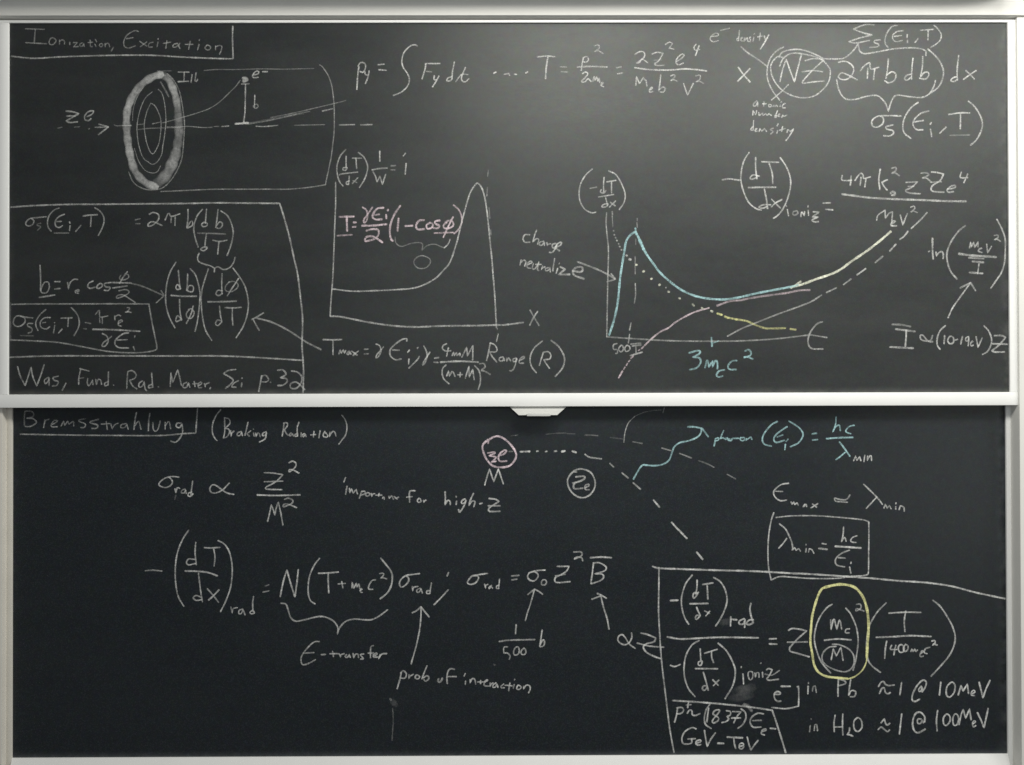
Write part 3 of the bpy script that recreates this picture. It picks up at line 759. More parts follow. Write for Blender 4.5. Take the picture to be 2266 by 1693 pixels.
#chalk_formula|formula b equals r cosine half angle with an arrow to a bracket
b:w5.1,0.32=99,417 101,377 101,335;w4.7,0.26=102,337 113,361 126,361 129,345 121,329 107,328 102,337
underline:w5.6,0.32=97,313 147,321
equals_sign:w5.1,0.32=146,364 164,364;w5.1,0.32=146,340 164,342
r:w5.1,0.32=188,361 191,340! 195,358 208,371 221,371
e:w4.7,0.24=216,332 225,334 222,338 213,334 214,328 224,326
c:w5.1,0.32=271,366 257,359 253,348 261,342 277,346
o:w5.1,0.32=291,357 282,347 287,341 300,349 298,357 291,357
s:w5.1,0.32=327,361 307,357 311,347 325,345 319,335 306,336
phi:w5.1,0.32=381,396 366,376 356,358;w4.2,0.24=360,384 355,374 366,369 382,374 385,384 374,390
fraction_bar:w5.4,0.29=327,361 393,359;w5.4,0.29=333,343 380,350
2:w4.7,0.26=353,334 374,338 386,331 377,321 348,310 348,318 366,321 388,308 406,296
arrow_stroke:w5.4,0.17=393,358 433,347 496,319;w4.4,0.24=489,335 499,318! 474,295
#chalk_formula|two tall brackets db by d phi and d phi by dT
parenthesis:w4.9,0.30=537,426 519,395 508,358 504,318 506,283 517,246 534,214
d:w4.9,0.30=545,400 548,366 551,339;w4.9,0.30=552,342 543,354 537,346 541,338 552,340
b:w4.9,0.30=575,388 574,358 572,334;w4.9,0.30=575,334 580,350 593,347 591,331 575,334
parenthesis:w4.9,0.30=583,405 599,387 609,357 615,323 612,278 607,238 599,202
fraction_bar:w5.8,0.30=521,319 559,316 604,316
d:w4.9,0.30=549,306 550,270 555,238;w4.9,0.30=556,241 543,253 537,241 539,234 555,241
phi:w5.1,0.36=593,285 586,259 571,228;w4.9,0.30=580,273 571,259 575,246 588,246 596,262 588,275 578,273
parenthesis:w4.9,0.30=642,404 631,371 621,334 619,291 623,249 633,206 653,173
d:w4.9,0.30=686,389 685,357 686,323;w4.9,0.30=687,333 673,335 666,323 676,318 687,325
phi:w4.9,0.34=740,374 718,341 703,317;w4.2,0.22=710,363 697,347 699,333 718,331 736,344 736,357 721,364 707,360
fraction_bar:w5.8,0.24=640,298 686,298 732,300
d:w4.9,0.30=678,284 681,254 685,235;w4.9,0.30=685,235 672,239 665,227 673,221 685,233
T:w5.4,0.29=695,279 723,278 748,280;w4.9,0.30=719,278 719,249 721,222
parenthesis:w4.9,0.30=721,407 744,376 760,347 768,317 771,286 765,248 752,214 731,181
arrow_stroke:w6.3,0.24=795,246 850,230 903,203 956,168 1005,143;w5.4,0.30=820,262 795,247 781,240;w5.4,0.26=785,243 795,224 806,205
#chalk_note|book reference line Was, Fund. Rad. Mater. Sci. p. 32
W:w5.1,0.34=27,90 37,57 52,29! 71,88! 76,59 89,27! 102,62 113,96
a:w4.9,0.28=126,55 114,46 117,35 126,43 129,55! 129,29
s:w4.9,0.28=159,59 142,54 145,46 158,41 153,29 139,27
comma:w4.9,0.28=183,36 171,13
F:w4.9,0.28=231,81 225,56 224,32;w4.9,0.28=228,83 257,75;w4.7,0.19=224,51 241,54
u:w4.9,0.28=253,51 252,35 258,28 269,46! 270,31
n:w4.9,0.28=279,48 281,31! 287,48 295,45 298,32
d:w4.9,0.28=320,72 319,30;w4.9,0.28=319,41 308,35 310,27 319,31
period:w5.1,0.17=336,30 337,29
R:w4.9,0.28=382,72 380,45 379,19;w4.9,0.28=382,73 396,76 409,64 404,51 388,45! 398,27 412,17
a:w4.9,0.28=430,43 419,35 419,23 430,27 435,41! 438,19 443,11
d:w4.9,0.28=459,68 462,27;w4.9,0.28=460,32 450,27 450,20 464,23
period:w5.1,0.17=480,24 482,23
M:w4.9,0.28=521,69 519,24;w4.9,0.28=521,66 527,37! 543,79! 549,55 555,28
a:w4.9,0.28=572,38 562,33 560,22 571,22 578,36! 582,22
t:w4.9,0.28=596,41 599,24;w4.9,0.28=591,33 607,34
e:w4.9,0.28=609,26 620,34 617,39 609,31 611,20 620,21
r:w4.9,0.28=629,34 632,22! 633,31 645,37
period:w4.9,0.28=649,21 646,16
S:w5.4,0.30=730,79 707,76 690,66! 710,55 722,44 713,31 697,18
c:w4.9,0.28=739,43 723,34 718,23 731,22
i:w4.9,0.28=750,36 748,23;w4.9,0.28=751,52 750,50
p:w5.4,0.34=814,59 809,34 804,7;w4.9,0.24=813,56 826,60 836,47 829,39 813,39
period:w5.1,0.17=842,38 843,37
3:w5.8,0.32=865,76 882,77 892,63 874,52! 892,49 896,39 882,28 866,27
2:w5.8,0.30=910,74 929,70 943,55 940,33 924,17 907,20 908,33 927,37 953,13
#chalk_graph|white range graph with a single tall Bragg peak
graph_axis:w4.9,0.32=1053,684 1053,620 1050,541 1047,461 1044,381 1040,330 1037,290 1035,251;w6.3,0.30=1035,251 1072,248 1152,232 1231,220 1311,215 1390,218 1496,219 1576,221 1598,221 1659,229
graph_curve:w5.4,0.34=1042,339 1086,333 1125,331 1231,335 1298,340 1337,351 1375,372 1399,396 1423,426 1444,487 1457,540 1471,593 1487,646 1503,673 1513,680 1527,662 1537,625 1545,566 1550,513 1558,433 1562,380 1567,316 1571,236 1572,212
dash:w3.5,0.14=1547,723 1545,702;w4.2,0.19=1544,666 1542,638;w3.7,0.14=1549,601 1552,566;w4.2,0.14=1554,529 1555,513;w3.5,0.17=1575,211 1575,206;w4.2,0.32=1578,192 1572,167
x:w5.1,0.19=1681,269 1694,246 1710,219;w5.4,0.36=1706,265 1692,244 1680,220
#chalk_note|axis caption Range (R) below the range graph
R:w5.4,0.36=1552,163 1546,130 1540,106;w5.1,0.32=1552,163 1566,157 1574,143 1569,134 1550,134! 1558,119 1573,101
a:w5.1,0.32=1593,118 1582,114 1582,105 1593,106 1595,117! 1598,105
n:w5.1,0.32=1605,114 1605,103! 1611,114 1618,105
g:w5.1,0.32=1635,114 1626,110 1627,102 1636,106 1638,114! 1631,87 1623,74 1614,73
e:w5.1,0.32=1646,105 1662,114 1659,119 1647,109 1646,98 1660,97
parenthesis:w5.1,0.32=1721,169 1696,148 1683,124 1681,101 1688,82 1701,66
R:w5.1,0.32=1723,130 1717,111 1711,90;w5.1,0.32=1723,132 1739,134 1748,124 1744,111 1725,108! 1733,95 1744,80
parenthesis:w5.8,0.29=1749,171 1773,151 1789,124 1792,103 1784,79 1762,54
#chalk_formula|T max formula with the fraction over m plus M squared
T:w5.6,0.34=1012,175 1046,174 1072,175;w5.1,0.35=1044,172 1044,126
m:w5.1,0.35=1063,128 1067,142! 1071,131! 1077,142! 1081,131! 1085,140
a:w5.1,0.35=1096,138 1089,131 1093,126 1099,136! 1102,127
x:w5.1,0.35=1104,138 1122,124;w5.1,0.35=1126,138 1108,123
equals_sign:w5.4,0.24=1145,143 1158,144;w5.4,0.24=1145,128 1158,129
gamma:w5.1,0.35=1183,160 1194,155 1199,139 1191,120 1183,116 1186,126 1199,141 1207,151
epsilon:w5.6,0.34=1282,170 1282,177 1266,174 1242,157 1228,139 1231,120 1247,109 1264,112;w5.4,0.24=1236,141 1258,140
i:w5.1,0.35=1291,141 1285,133;w5.1,0.35=1289,112 1288,95
i:w5.1,0.35=1319,149 1316,146
comma:w5.1,0.35=1323,120 1316,109 1289,82
gamma:w5.1,0.35=1337,154 1345,138 1348,120 1342,101 1334,92 1336,101 1348,120 1357,134
equals_sign:w5.8,0.29=1372,114 1385,116;w5.8,0.29=1370,101 1383,100
4:w5.1,0.35=1411,161 1399,154 1398,144 1409,137 1425,138;w5.1,0.35=1417,148 1411,120
m:w5.1,0.35=1429,122 1433,133! 1436,122! 1443,133! 1444,122! 1454,130 1454,122
M:w5.1,0.35=1460,117 1476,149! 1478,121! 1496,155! 1495,108
fraction_bar:w6.3,0.36=1391,101 1451,104 1513,101
parenthesis:w5.1,0.35=1409,92 1398,80 1397,61 1403,45 1419,31
m:w5.1,0.35=1411,56 1417,73! 1420,56! 1428,71! 1432,69 1438,55
plus_sign:w5.1,0.35=1455,68 1454,53;w5.1,0.35=1447,60 1462,61
M:w5.1,0.35=1471,49 1483,88! 1484,53! 1495,77! 1500,44
parenthesis:w5.1,0.35=1501,90 1515,74 1520,53 1519,32 1513,13
2:w5.6,0.24=1517,96 1531,96 1535,85 1523,74 1533,72 1552,61
#chalk_graph|energy loss graph in white, cyan, pink and yellow chalk
graph_axis:w4.7,0.26=1930,584 1928,553 1931,513 1935,473 1935,433 1933,366 1931,275 1929,182;w5.4,0.22=1929,182 1996,177 2129,169 2260,167 2367,168 2473,174 2582,186;w5.1,0.19=2588,187 2643,178
epsilon:w5.8,0.26=2628,229 2612,223 2593,202 2582,176 2583,154 2595,142 2629,141
dot:w5.8,0.24=1948,588 1949,578;w4.0,0.14=1948,574 1950,539
dot:w5.8,0.19=1952,526 1953,525;w5.8,0.29=1954,513 1956,512;w5.8,0.29=1958,504 1960,502;w5.8,0.29=1962,495 1964,493;w5.8,0.29=1968,484 1969,482;w5.8,0.29=1971,475 1973,473;w5.8,0.29=1977,464 1979,463;w6.4,0.36=1993,446 1996,444;w8.2,0.43=2003,433 2008,432
dot:v7.0,0.44=2024,415 2028,415;v8.2,0.44=2047,393 2051,395;v7.7,0.52=2073,369 2076,370;v8.2,0.52=2099,349 2102,351;w4.7,0.29=2121,340 2122,342;v7.7,0.52=2128,328 2132,327;v7.7,0.50=2164,307 2167,305;v7.7,0.50=2207,287 2212,282;v7.7,0.41=2237,275 2241,272;v7.5,0.41=2267,265 2272,263
dash:w3.7,0.17=2029,566 2029,558;w3.7,0.19=2028,552 2029,536;w3.5,0.17=2024,499 2024,481;w4.0,0.22=2022,441 2022,385;w4.4,0.24=2022,355 2023,320 2019,291;w4.4,0.29=2008,227 2003,203;w4.4,0.29=2003,190 1999,161
5:w4.9,0.30=1962,160 1951,156 1951,142 1963,140 1963,129 1958,128
0:w4.9,0.30=1975,154 1967,142 1975,133 1983,142 1980,153 1975,154
0:w4.9,0.30=1994,154 1987,144 1992,134 2003,140 2003,150 1994,154
I:w5.8,0.24=2007,158 2039,161;w5.8,0.24=2012,152 2040,155;w4.9,0.30=2023,150 2024,129;w5.8,0.34=2005,121 2044,132
dash:w5.4,0.23=2320,183 2367,208 2407,224 2473,250 2553,279 2593,295 2626,316;w5.4,0.24=2642,324 2674,339;w5.4,0.29=2697,349 2722,368;w5.8,0.34=2741,381 2770,401;w6.3,0.32=2801,421 2825,441;w6.3,0.34=2848,458 2868,480;w5.8,0.35=2881,496 2895,506 2908,523;w5.4,0.30=2918,531 2951,562 2970,583
#chalk_curve|cyan chalk curve rising to a sharp peak then dipping
chalk_curve:c7.7,0.49=1937,188 1954,241 1965,294 1972,363 1978,406 1987,459 1993,491 2005,510 2019,520 2024,523! 2035,499 2056,454 2082,417 2102,390 2141,355 2181,328 2234,309 2301,302 2354,308 2421,323 2527,343 2550,349;c7.0,0.43=2023,534 2025,512;c10.5,0.43=2036,496 2050,464
tick_mark:c6.3,0.46=2268,179 2270,150;c4.7,0.27=2270,160 2292,168
#chalk_curve|bright white end of the cyan curve sweeping up to the right
chalk_curve:v8.2,0.54=2529,342 2567,352 2607,367 2658,384 2690,400 2718,421 2737,434 2777,461 2817,492 2852,522;v7.0,0.44=2527,339 2559,360
#chalk_curve|pale pink curve crossing the graph axis from the lower left
chalk_curve:p5.8,0.43=1967,49 1980,71;p4.7,0.35=1983,76 1988,84;p4.7,0.35=1992,89 1996,96;p4.7,0.38=1999,101 2004,106;p5.8,0.40=2007,112 2015,120;p4.7,0.38=2031,137 2036,140;p5.8,0.40=2041,143 2049,151;p5.8,0.40=2052,154 2076,177 2103,198 2130,211 2154,230 2208,259 2261,275;p7.0,0.25=2287,282 2327,296 2367,300! 2394,306 2447,314 2514,323 2554,331 2588,332
#chalk_curve|short yellow chalk curve falling towards the axis
chalk_curve:y7.0,0.46=2287,257 2303,252;y7.0,0.35=2311,247 2322,243 2327,242 2354,237 2383,232 2407,221 2441,209 2473,208 2508,209;y7.5,0.42=2524,206 2542,204;y8.2,0.59=2321,242 2325,243;y8.2,0.59=2347,237 2351,237
#chalk_formula|cyan formula 3 m c squared under the graph
3:c6.3,0.39=2195,129 2220,136 2231,135 2228,126 2207,115! 2228,113 2233,99 2220,81 2197,75
m:c6.3,0.39=2247,81 2253,105! 2257,102 2259,83! 2272,103! 2271,83! 2281,104 2287,99 2287,77
e:c6.3,0.39=2310,74 2292,70 2284,57 2292,51 2304,54
c:c6.3,0.39=2350,104 2334,102 2322,88 2326,76 2348,75
2:c6.5,0.35=2377,135 2388,139 2396,131 2393,120 2372,114 2382,116 2402,109
#chalk_formula|mean energy formula with 10-19 eV and a barred Z
arrow_stroke:w5.4,0.36=3036,241 3051,273 3075,307 3110,355;w6.3,0.24=3076,338 3110,355! 3126,329
I:w7.0,0.22=2855,220 2883,219 2914,213;w7.0,0.29=2866,205 2929,197;w6.1,0.38=2900,201 2900,180 2897,148;w7.0,0.32=2847,147 2923,143
proportional_sign:w5.8,0.29=2986,184 2978,167 2959,167 2948,172 2946,183 2954,185 2965,172 2975,164 2986,164
parenthesis:w5.6,0.34=3028,216 3010,199 3001,175 3001,153 3010,139
1:w5.6,0.34=3025,184 3023,157
0:w5.6,0.34=3042,181 3035,167 3042,157 3053,161 3053,177 3042,181
minus_sign:w5.6,0.34=3059,169 3067,171
1:w5.6,0.34=3083,181 3077,156
9:w5.1,0.34=3103,180 3094,176 3094,166 3102,168 3103,178! 3103,166 3101,150
e:w5.1,0.34=3110,161 3117,164 3115,166 3109,158 3111,150 3118,152
V:w5.1,0.34=3127,180 3133,145! 3147,176
parenthesis:w5.6,0.34=3153,215 3168,198 3177,174 3175,153 3164,132 3147,122
Z:w6.3,0.34=3186,183 3210,183 3223,177! 3202,153 3178,134! 3188,130 3219,130;w5.8,0.29=3178,157 3229,155
'''
LOWER_CHALK = '''
#chalk_heading|underlined heading Bremsstrahlung in faint white chalk
B:w5.1,0.17=28,-55 26,-78 26,-102;w5.4,0.16=29,-55 48,-55 56,-64 53,-74 34,-78;w4.9,0.27=34,-78 53,-79 65,-89 61,-97 45,-105 29,-105
r:w4.4,0.27=93,-83 89,-109;w4.4,0.27=91,-97 96,-86 107,-81
e:w4.4,0.27=118,-98 128,-93 134,-86 123,-86 114,-99 116,-106 134,-106
m:w4.4,0.27=146,-104 154,-87! 158,-101! 168,-87! 172,-98! 186,-89 187,-104
s:w4.4,0.27=225,-80 206,-84 205,-89 225,-97 222,-108 210,-109
s:w5.4,0.24=269,-82 243,-89 243,-94 265,-101 262,-111 246,-112
t:w4.4,0.27=293,-89 297,-116;w4.4,0.27=277,-98 305,-96
r:w4.4,0.27=308,-97 313,-113! 321,-100 332,-95
a:w4.4,0.27=359,-96 343,-100 341,-109 353,-109 361,-99! 365,-115
h:w4.9,0.36=392,-60 387,-87 384,-116;w4.4,0.27=386,-105 399,-89 407,-115
l:w4.9,0.36=436,-63 432,-89 431,-120
u:w4.4,0.27=446,-92 447,-114 454,-122 463,-114 470,-88
n:w4.4,0.27=486,-92 486,-115;w4.4,0.27=487,-103 498,-90 504,-114
g:w5.1,0.33=538,-95 525,-96 522,-106 533,-110 541,-98! 543,-125 533,-146 519,-158 504,-154
underline:w5.1,0.30=12,-130 107,-132 214,-134 321,-135 433,-136 487,-135 541,-130 586,-128! 589,-87 592,-46
#chalk_note|bracketed words Braking Radiation beside the heading
parenthesis:w4.7,0.40=668,-51 651,-74 641,-101 641,-128 648,-144 656,-153
B:w4.7,0.40=680,-78 681,-120 677,-144;w4.7,0.40=680,-78 694,-82 698,-96 683,-112! 695,-117 696,-128 687,-141 676,-144
r:w4.7,0.40=700,-120 702,-139! 703,-130 711,-122
a:w4.7,0.40=734,-123 723,-128 722,-136 731,-136 736,-124! 739,-137
k:w4.7,0.40=757,-93 751,-120 747,-136;w4.7,0.39=766,-121 753,-131! 762,-139
i:w4.7,0.40=775,-115 775,-116;w4.4,0.33=775,-128 777,-139
n:w4.7,0.40=782,-128 783,-140! 789,-128 794,-131 797,-141
g:w5.1,0.43=817,-124 806,-129 805,-137 814,-135 818,-125! 813,-147 794,-158
R:w4.7,0.40=875,-96 872,-120 869,-139;w4.7,0.40=873,-96 884,-95 886,-104 876,-118! 881,-128 887,-136
a:w4.7,0.40=898,-128 891,-135 896,-138 902,-130! 906,-139
d:w4.7,0.40=924,-93 918,-112 919,-139;w4.7,0.40=918,-131 910,-134 912,-140 919,-138
i:w4.7,0.40=931,-128 931,-141
a:w4.7,0.40=942,-130 935,-135 939,-141 945,-132! 947,-141
t:w4.7,0.40=973,-123 971,-142;w4.7,0.40=962,-135 979,-134
i:w4.7,0.40=993,-121 989,-145
o:w4.7,0.40=1009,-123 1003,-134 1005,-141 1015,-142 1018,-137 1010,-127
n:w4.7,0.40=1025,-126 1023,-141! 1032,-126 1040,-125 1045,-139
parenthesis:w4.7,0.40=1064,-70 1075,-86 1081,-107 1077,-134 1066,-150 1054,-166
#chalk_formula|formula sigma rad proportional to Z squared over M squared
sigma:w5.1,0.44=531,-272 508,-270 484,-276 467,-291 468,-300 487,-306 504,-299 510,-286 502,-275 498,-272
r:w4.7,0.43=518,-310 521,-323! 526,-307 534,-309;w5.8,0.08=521,-331 517,-345
a:w4.7,0.43=551,-311 541,-315 539,-323 549,-323 553,-313! 555,-326
d:w5.1,0.44=576,-285 573,-307 570,-331;w5.1,0.44=573,-321 562,-325 562,-334 571,-334 577,-326
proportional_sign:w5.1,0.44=696,-292 675,-313 653,-324 637,-322 632,-310 640,-298 653,-300 675,-316 691,-325 711,-329
Z:w5.1,0.44=810,-258 841,-260 871,-265! 849,-287 817,-305! 816,-312 868,-314;w4.9,0.39=810,-288 871,-286
2:w5.1,0.44=891,-226 903,-221 914,-228 911,-241 892,-256 892,-249 903,-249 924,-260
fraction_bar:w5.8,0.49=787,-331 849,-333 927,-331
M:w5.1,0.44=821,-418 828,-389 833,-363! 840,-381 845,-397! 849,-375 856,-355! 864,-389 871,-430
2:w5.1,0.39=876,-346 889,-342 903,-349 900,-359 873,-370 875,-362 889,-362 916,-373
#chalk_note|small words important for high-Z in the middle of the board
i:w4.9,0.43=1076,-275 1070,-290;w4.9,0.43=1081,-303 1076,-330
m:w4.9,0.43=1089,-310 1090,-325! 1096,-312! 1101,-326! 1111,-314! 1115,-329
p:w4.9,0.43=1129,-320 1121,-343;w4.9,0.43=1129,-321 1139,-320 1139,-328 1127,-333
o:w4.9,0.43=1147,-325 1141,-332 1147,-336 1155,-332 1152,-325 1147,-325
r:w4.9,0.43=1160,-327 1162,-337! 1166,-329 1172,-328
t:w4.9,0.43=1175,-333 1195,-333;w4.9,0.43=1186,-327 1184,-337
a:w4.4,0.39=1199,-339 1196,-344! 1202,-339! 1203,-347
n:w4.4,0.39=1218,-336 1219,-344! 1227,-336 1233,-347
t:w4.4,0.39=1235,-337 1245,-346;w4.9,0.43=1238,-343 1250,-340
f:w5.8,0.43=1304,-319 1289,-319 1285,-328 1286,-356;w4.9,0.43=1276,-340 1295,-338
o:w4.9,0.43=1316,-344 1311,-351 1315,-357 1323,-354 1321,-346 1316,-344
r:w4.9,0.43=1331,-350 1332,-357! 1336,-351 1340,-350
h:w5.6,0.49=1402,-322 1403,-345 1402,-365! 1410,-351 1418,-354 1419,-365
i:w4.9,0.43=1438,-337 1439,-341;w5.1,0.43=1440,-353 1438,-365
g:w5.6,0.49=1468,-346 1457,-352 1457,-361 1467,-358 1471,-349! 1464,-369 1450,-389 1446,-381
h:w5.6,0.49=1495,-328 1485,-350 1480,-368! 1491,-353 1500,-356 1496,-372
minus_sign:w5.8,0.46=1516,-362 1524,-360
Z:w5.8,0.44=1546,-345 1569,-348 1578,-355! 1563,-365 1546,-377 1548,-387 1582,-387;w5.4,0.36=1543,-369 1582,-369
#chalk_drawing|pink circled ze with the dotted flight path above it
circle:p7.0,0.58=1543,-164 1547,-152 1572,-141 1597,-150 1621,-173 1635,-198 1631,-219 1613,-238 1586,-243 1559,-238 1538,-216 1526,-186 1527,-168 1543,-152
z:p5.8,0.58=1542,-196 1562,-193! 1566,-196 1546,-205! 1565,-208 1569,-212 1554,-226! 1569,-223
e:p6.3,0.58=1578,-205 1594,-200 1604,-189 1597,-187 1583,-197 1577,-211 1583,-223 1604,-222
M:w5.1,0.52=1532,-301 1540,-273 1548,-248! 1556,-273 1562,-290! 1569,-270 1577,-248! 1585,-273 1593,-297
dash:w4.7,0.16=1612,-191 1624,-191;w6.5,0.47=1649,-192 1656,-192;w5.8,0.29=1656,-192 1672,-191;w6.5,0.52=1674,-191 1680,-191;w6.5,0.52=1703,-191 1707,-190;w6.5,0.49=1732,-192 1736,-191;w7.0,0.55=1761,-191 1768,-190;w7.0,0.55=1785,-192 1795,-190;w7.0,0.49=1820,-191 1832,-195
dash:w5.8,0.40=1861,-201 1874,-210 1890,-213 1915,-216;w5.8,0.33=1943,-231 1955,-243;w5.8,0.39=1982,-262 2003,-279;w5.8,0.39=2019,-295 2043,-316;w6.3,0.52=2086,-352 2105,-375;w6.5,0.51=2145,-425 2162,-444 2183,-464
dash:w6.3,0.49=2175,-458 2195,-478;w7.0,0.55=2227,-523 2231,-528 2246,-546
dash:w3.5,0.08=1617,-140 1629,-138;w4.2,0.16=1632,-139 1641,-137;w4.0,0.07=1734,-135 1764,-132 1799,-131;w4.0,0.08=1802,-133 1829,-134;w4.7,0.10=1861,-138 1877,-138 1904,-140;w4.7,0.06=1944,-146 1985,-151;w4.7,0.14=2018,-160 2049,-166;w5.1,0.22=2113,-181 2144,-190;w5.1,0.22=2172,-199 2211,-214;w5.1,0.17=2235,-223 2262,-233 2285,-245;w4.9,0.16=2328,-268 2356,-283
angle_arc:w3.5,0.33=1989,-162 1993,-129 2004,-99 2025,-77;w3.3,0.14=2025,-77 2052,-65 2079,-59 2112,-56;w3.7,0.26=2123,-49 2117,-66
#chalk_note|white circled Ze under the dotted path
circle:w5.8,0.43=1834,-259 1823,-259 1815,-265 1804,-284 1807,-308 1823,-331 1847,-343 1871,-338 1890,-317 1894,-290 1882,-263 1863,-252 1842,-249 1823,-256
Z:w6.5,0.39=1831,-275 1858,-273 1858,-282 1842,-290! 1827,-296 1823,-306 1828,-314 1854,-312;w5.4,0.33=1820,-295 1850,-288
e:w5.1,0.33=1862,-310 1874,-304 1873,-299 1863,-302 1860,-310 1864,-317 1875,-317
#chalk_arrow|cyan wavy arrow climbing to the word photon
wavy_line:c5.8,0.51=2020,-283 2034,-258 2045,-242 2055,-236 2082,-239 2107,-237 2126,-230 2139,-218 2147,-196 2155,-177 2172,-164 2196,-159 2220,-151 2236,-141 2243,-129 2244,-118;c5.1,0.37=2058,-238 2099,-239
arrow_head:c6.3,0.37=2199,-112 2220,-112 2246,-117! 2255,-129 2266,-144
#chalk_formula|cyan formula photon energy equals h c over lambda min
p:c5.4,0.48=2290,-151 2288,-163 2285,-175;c5.1,0.45=2290,-151 2300,-148 2300,-155 2288,-159
h:c5.1,0.45=2317,-124 2311,-137 2306,-151! 2315,-148 2319,-152
o:c5.1,0.45=2321,-150 2323,-154 2328,-151 2325,-148
t:c5.1,0.45=2329,-148 2332,-156 2341,-158 2347,-150
o:c5.1,0.45=2335,-151 2333,-156 2341,-156 2342,-151;c5.1,0.45=2347,-150 2368,-150
o:c5.1,0.45=2374,-147 2371,-154 2379,-158 2386,-154 2385,-148 2374,-148
n:c5.1,0.45=2393,-151 2390,-157! 2401,-149 2406,-146 2410,-154
parenthesis:c5.8,0.48=2494,-95 2474,-106 2452,-132 2444,-154 2452,-170 2474,-176
epsilon:c5.8,0.48=2526,-112 2506,-125 2487,-141 2482,-154 2490,-164 2517,-157;c5.4,0.40=2493,-146 2512,-139
i:c4.9,0.37=2529,-153 2522,-161;c5.1,0.58=2520,-170 2518,-188
parenthesis:c5.8,0.45=2532,-94 2552,-106 2571,-122 2578,-141 2563,-165 2536,-178
equals_sign:c5.8,0.35=2608,-136 2623,-134;c5.8,0.35=2609,-156 2626,-155
h:c5.4,0.48=2687,-81 2685,-106 2676,-130! 2685,-114 2697,-108 2701,-126
c:c5.4,0.44=2747,-108 2731,-112 2719,-125 2723,-132 2736,-136
fraction_bar:c6.3,0.44=2655,-152 2696,-149 2742,-148
lambda:c6.3,0.55=2698,-163 2714,-184 2732,-210;c5.8,0.53=2716,-197 2701,-210 2686,-221
m:w4.9,0.46=2744,-225 2751,-209! 2755,-224! 2764,-211! 2768,-225
i:w4.9,0.49=2781,-206 2778,-228
n:w4.9,0.46=2790,-209 2789,-224! 2798,-208 2802,-209 2803,-224
#chalk_formula|formula epsilon max proportional to lambda min
epsilon:w5.1,0.46=2530,-298 2506,-302 2487,-316 2480,-330 2487,-345 2503,-355 2523,-353;w4.7,0.39=2487,-324 2511,-325
m:w5.1,0.46=2537,-359 2541,-367! 2546,-359! 2550,-368! 2557,-362! 2561,-370
a:w5.1,0.46=2584,-367 2577,-375 2584,-372 2588,-367! 2589,-375
x:w5.1,0.46=2608,-366 2622,-377;w5.1,0.46=2626,-365 2603,-379
proportional_sign:w5.4,0.36=2681,-347 2684,-357 2703,-359 2724,-361;w5.4,0.40=2683,-347 2697,-351 2716,-353 2726,-346 2731,-337
lambda:w5.6,0.43=2777,-302 2803,-327 2824,-349 2838,-368;w5.4,0.47=2820,-344 2803,-362 2785,-381
m:w5.1,0.46=2843,-381 2847,-368! 2854,-380! 2861,-372! 2867,-383
i:w5.1,0.46=2883,-363 2882,-367;w5.1,0.46=2882,-375 2882,-384
n:w5.1,0.46=2893,-386 2897,-373! 2904,-375 2909,-379 2910,-391
#chalk_formula|big minus dT dx sub rad formula with N at its right
minus_sign:w5.1,0.36=421,-578 446,-576 476,-579
parenthesis:w5.1,0.47=563,-446 547,-469 531,-504 522,-541 519,-581 521,-622 529,-662 547,-694
d:w5.1,0.47=586,-485 584,-520 588,-559;w5.1,0.47=583,-541 563,-540 556,-551 563,-559 586,-554
T:w5.4,0.40=614,-503 638,-504 665,-502;w5.1,0.47=645,-508 649,-534 646,-563
fraction_bar:w6.1,0.43=551,-579 590,-580 625,-584 657,-595
d:w5.1,0.47=595,-586 600,-627 604,-657 608,-680;w5.1,0.47=604,-665 588,-659 578,-667 588,-675 604,-673
x:w5.1,0.33=624,-637 644,-660 661,-682;w5.8,0.52=662,-641 644,-660 628,-674
parenthesis:w5.1,0.47=659,-480 679,-491 695,-515 704,-553 705,-593 699,-636 684,-678 667,-712
r:w4.7,0.40=701,-697 705,-717! 708,-703 722,-699
a:w4.7,0.40=740,-704 728,-708 727,-719 735,-718 740,-705! 747,-723
d:w5.1,0.47=775,-663 772,-684 773,-711;w5.1,0.47=771,-708 763,-715 768,-720 778,-716 774,-710
equals_sign:w4.9,0.26=813,-629 825,-625;w4.9,0.29=805,-649 825,-645
N:w5.6,0.55=862,-664 872,-615 884,-577! 896,-620 910,-665! 917,-615 921,-576
parenthesis:w5.1,0.47=991,-539 975,-559 960,-591 954,-623 954,-655 961,-677 976,-688
T:w5.6,0.49=987,-588 1020,-587 1052,-584;w5.6,0.55=1019,-588 1019,-615 1021,-652
plus_sign:w5.1,0.40=1051,-623 1075,-621;w5.1,0.40=1063,-615 1067,-636
m:w5.1,0.47=1097,-636 1097,-617! 1103,-637! 1111,-620! 1113,-634! 1119,-624 1122,-638
e:w4.4,0.46=1123,-644 1130,-641 1127,-638 1123,-645 1127,-651 1131,-651
C:w5.1,0.47=1174,-610 1162,-613 1152,-629 1152,-640 1165,-641
2:w4.7,0.39=1187,-590 1197,-588 1201,-594 1191,-605 1197,-603 1211,-607
parenthesis:w5.8,0.46=1191,-539 1208,-560 1224,-581 1229,-603 1224,-632 1211,-654 1189,-672
sigma:w5.6,0.49=1318,-590 1294,-593 1272,-597 1256,-611 1252,-625 1259,-634 1272,-627 1282,-614 1281,-603 1274,-598
r:w4.7,0.43=1294,-632 1295,-647! 1299,-635 1313,-632
a:w4.7,0.43=1321,-638 1310,-642 1309,-650 1317,-650 1323,-639! 1327,-654
d:w4.7,0.46=1357,-620 1353,-643 1352,-655;w5.1,0.47=1352,-646 1342,-647 1342,-655 1352,-655
dot:w5.8,0.52=1413,-587 1408,-598
comma:w5.4,0.52=1412,-643 1391,-666 1365,-692
#chalk_note|brace with the caption energy transfer under the big formula
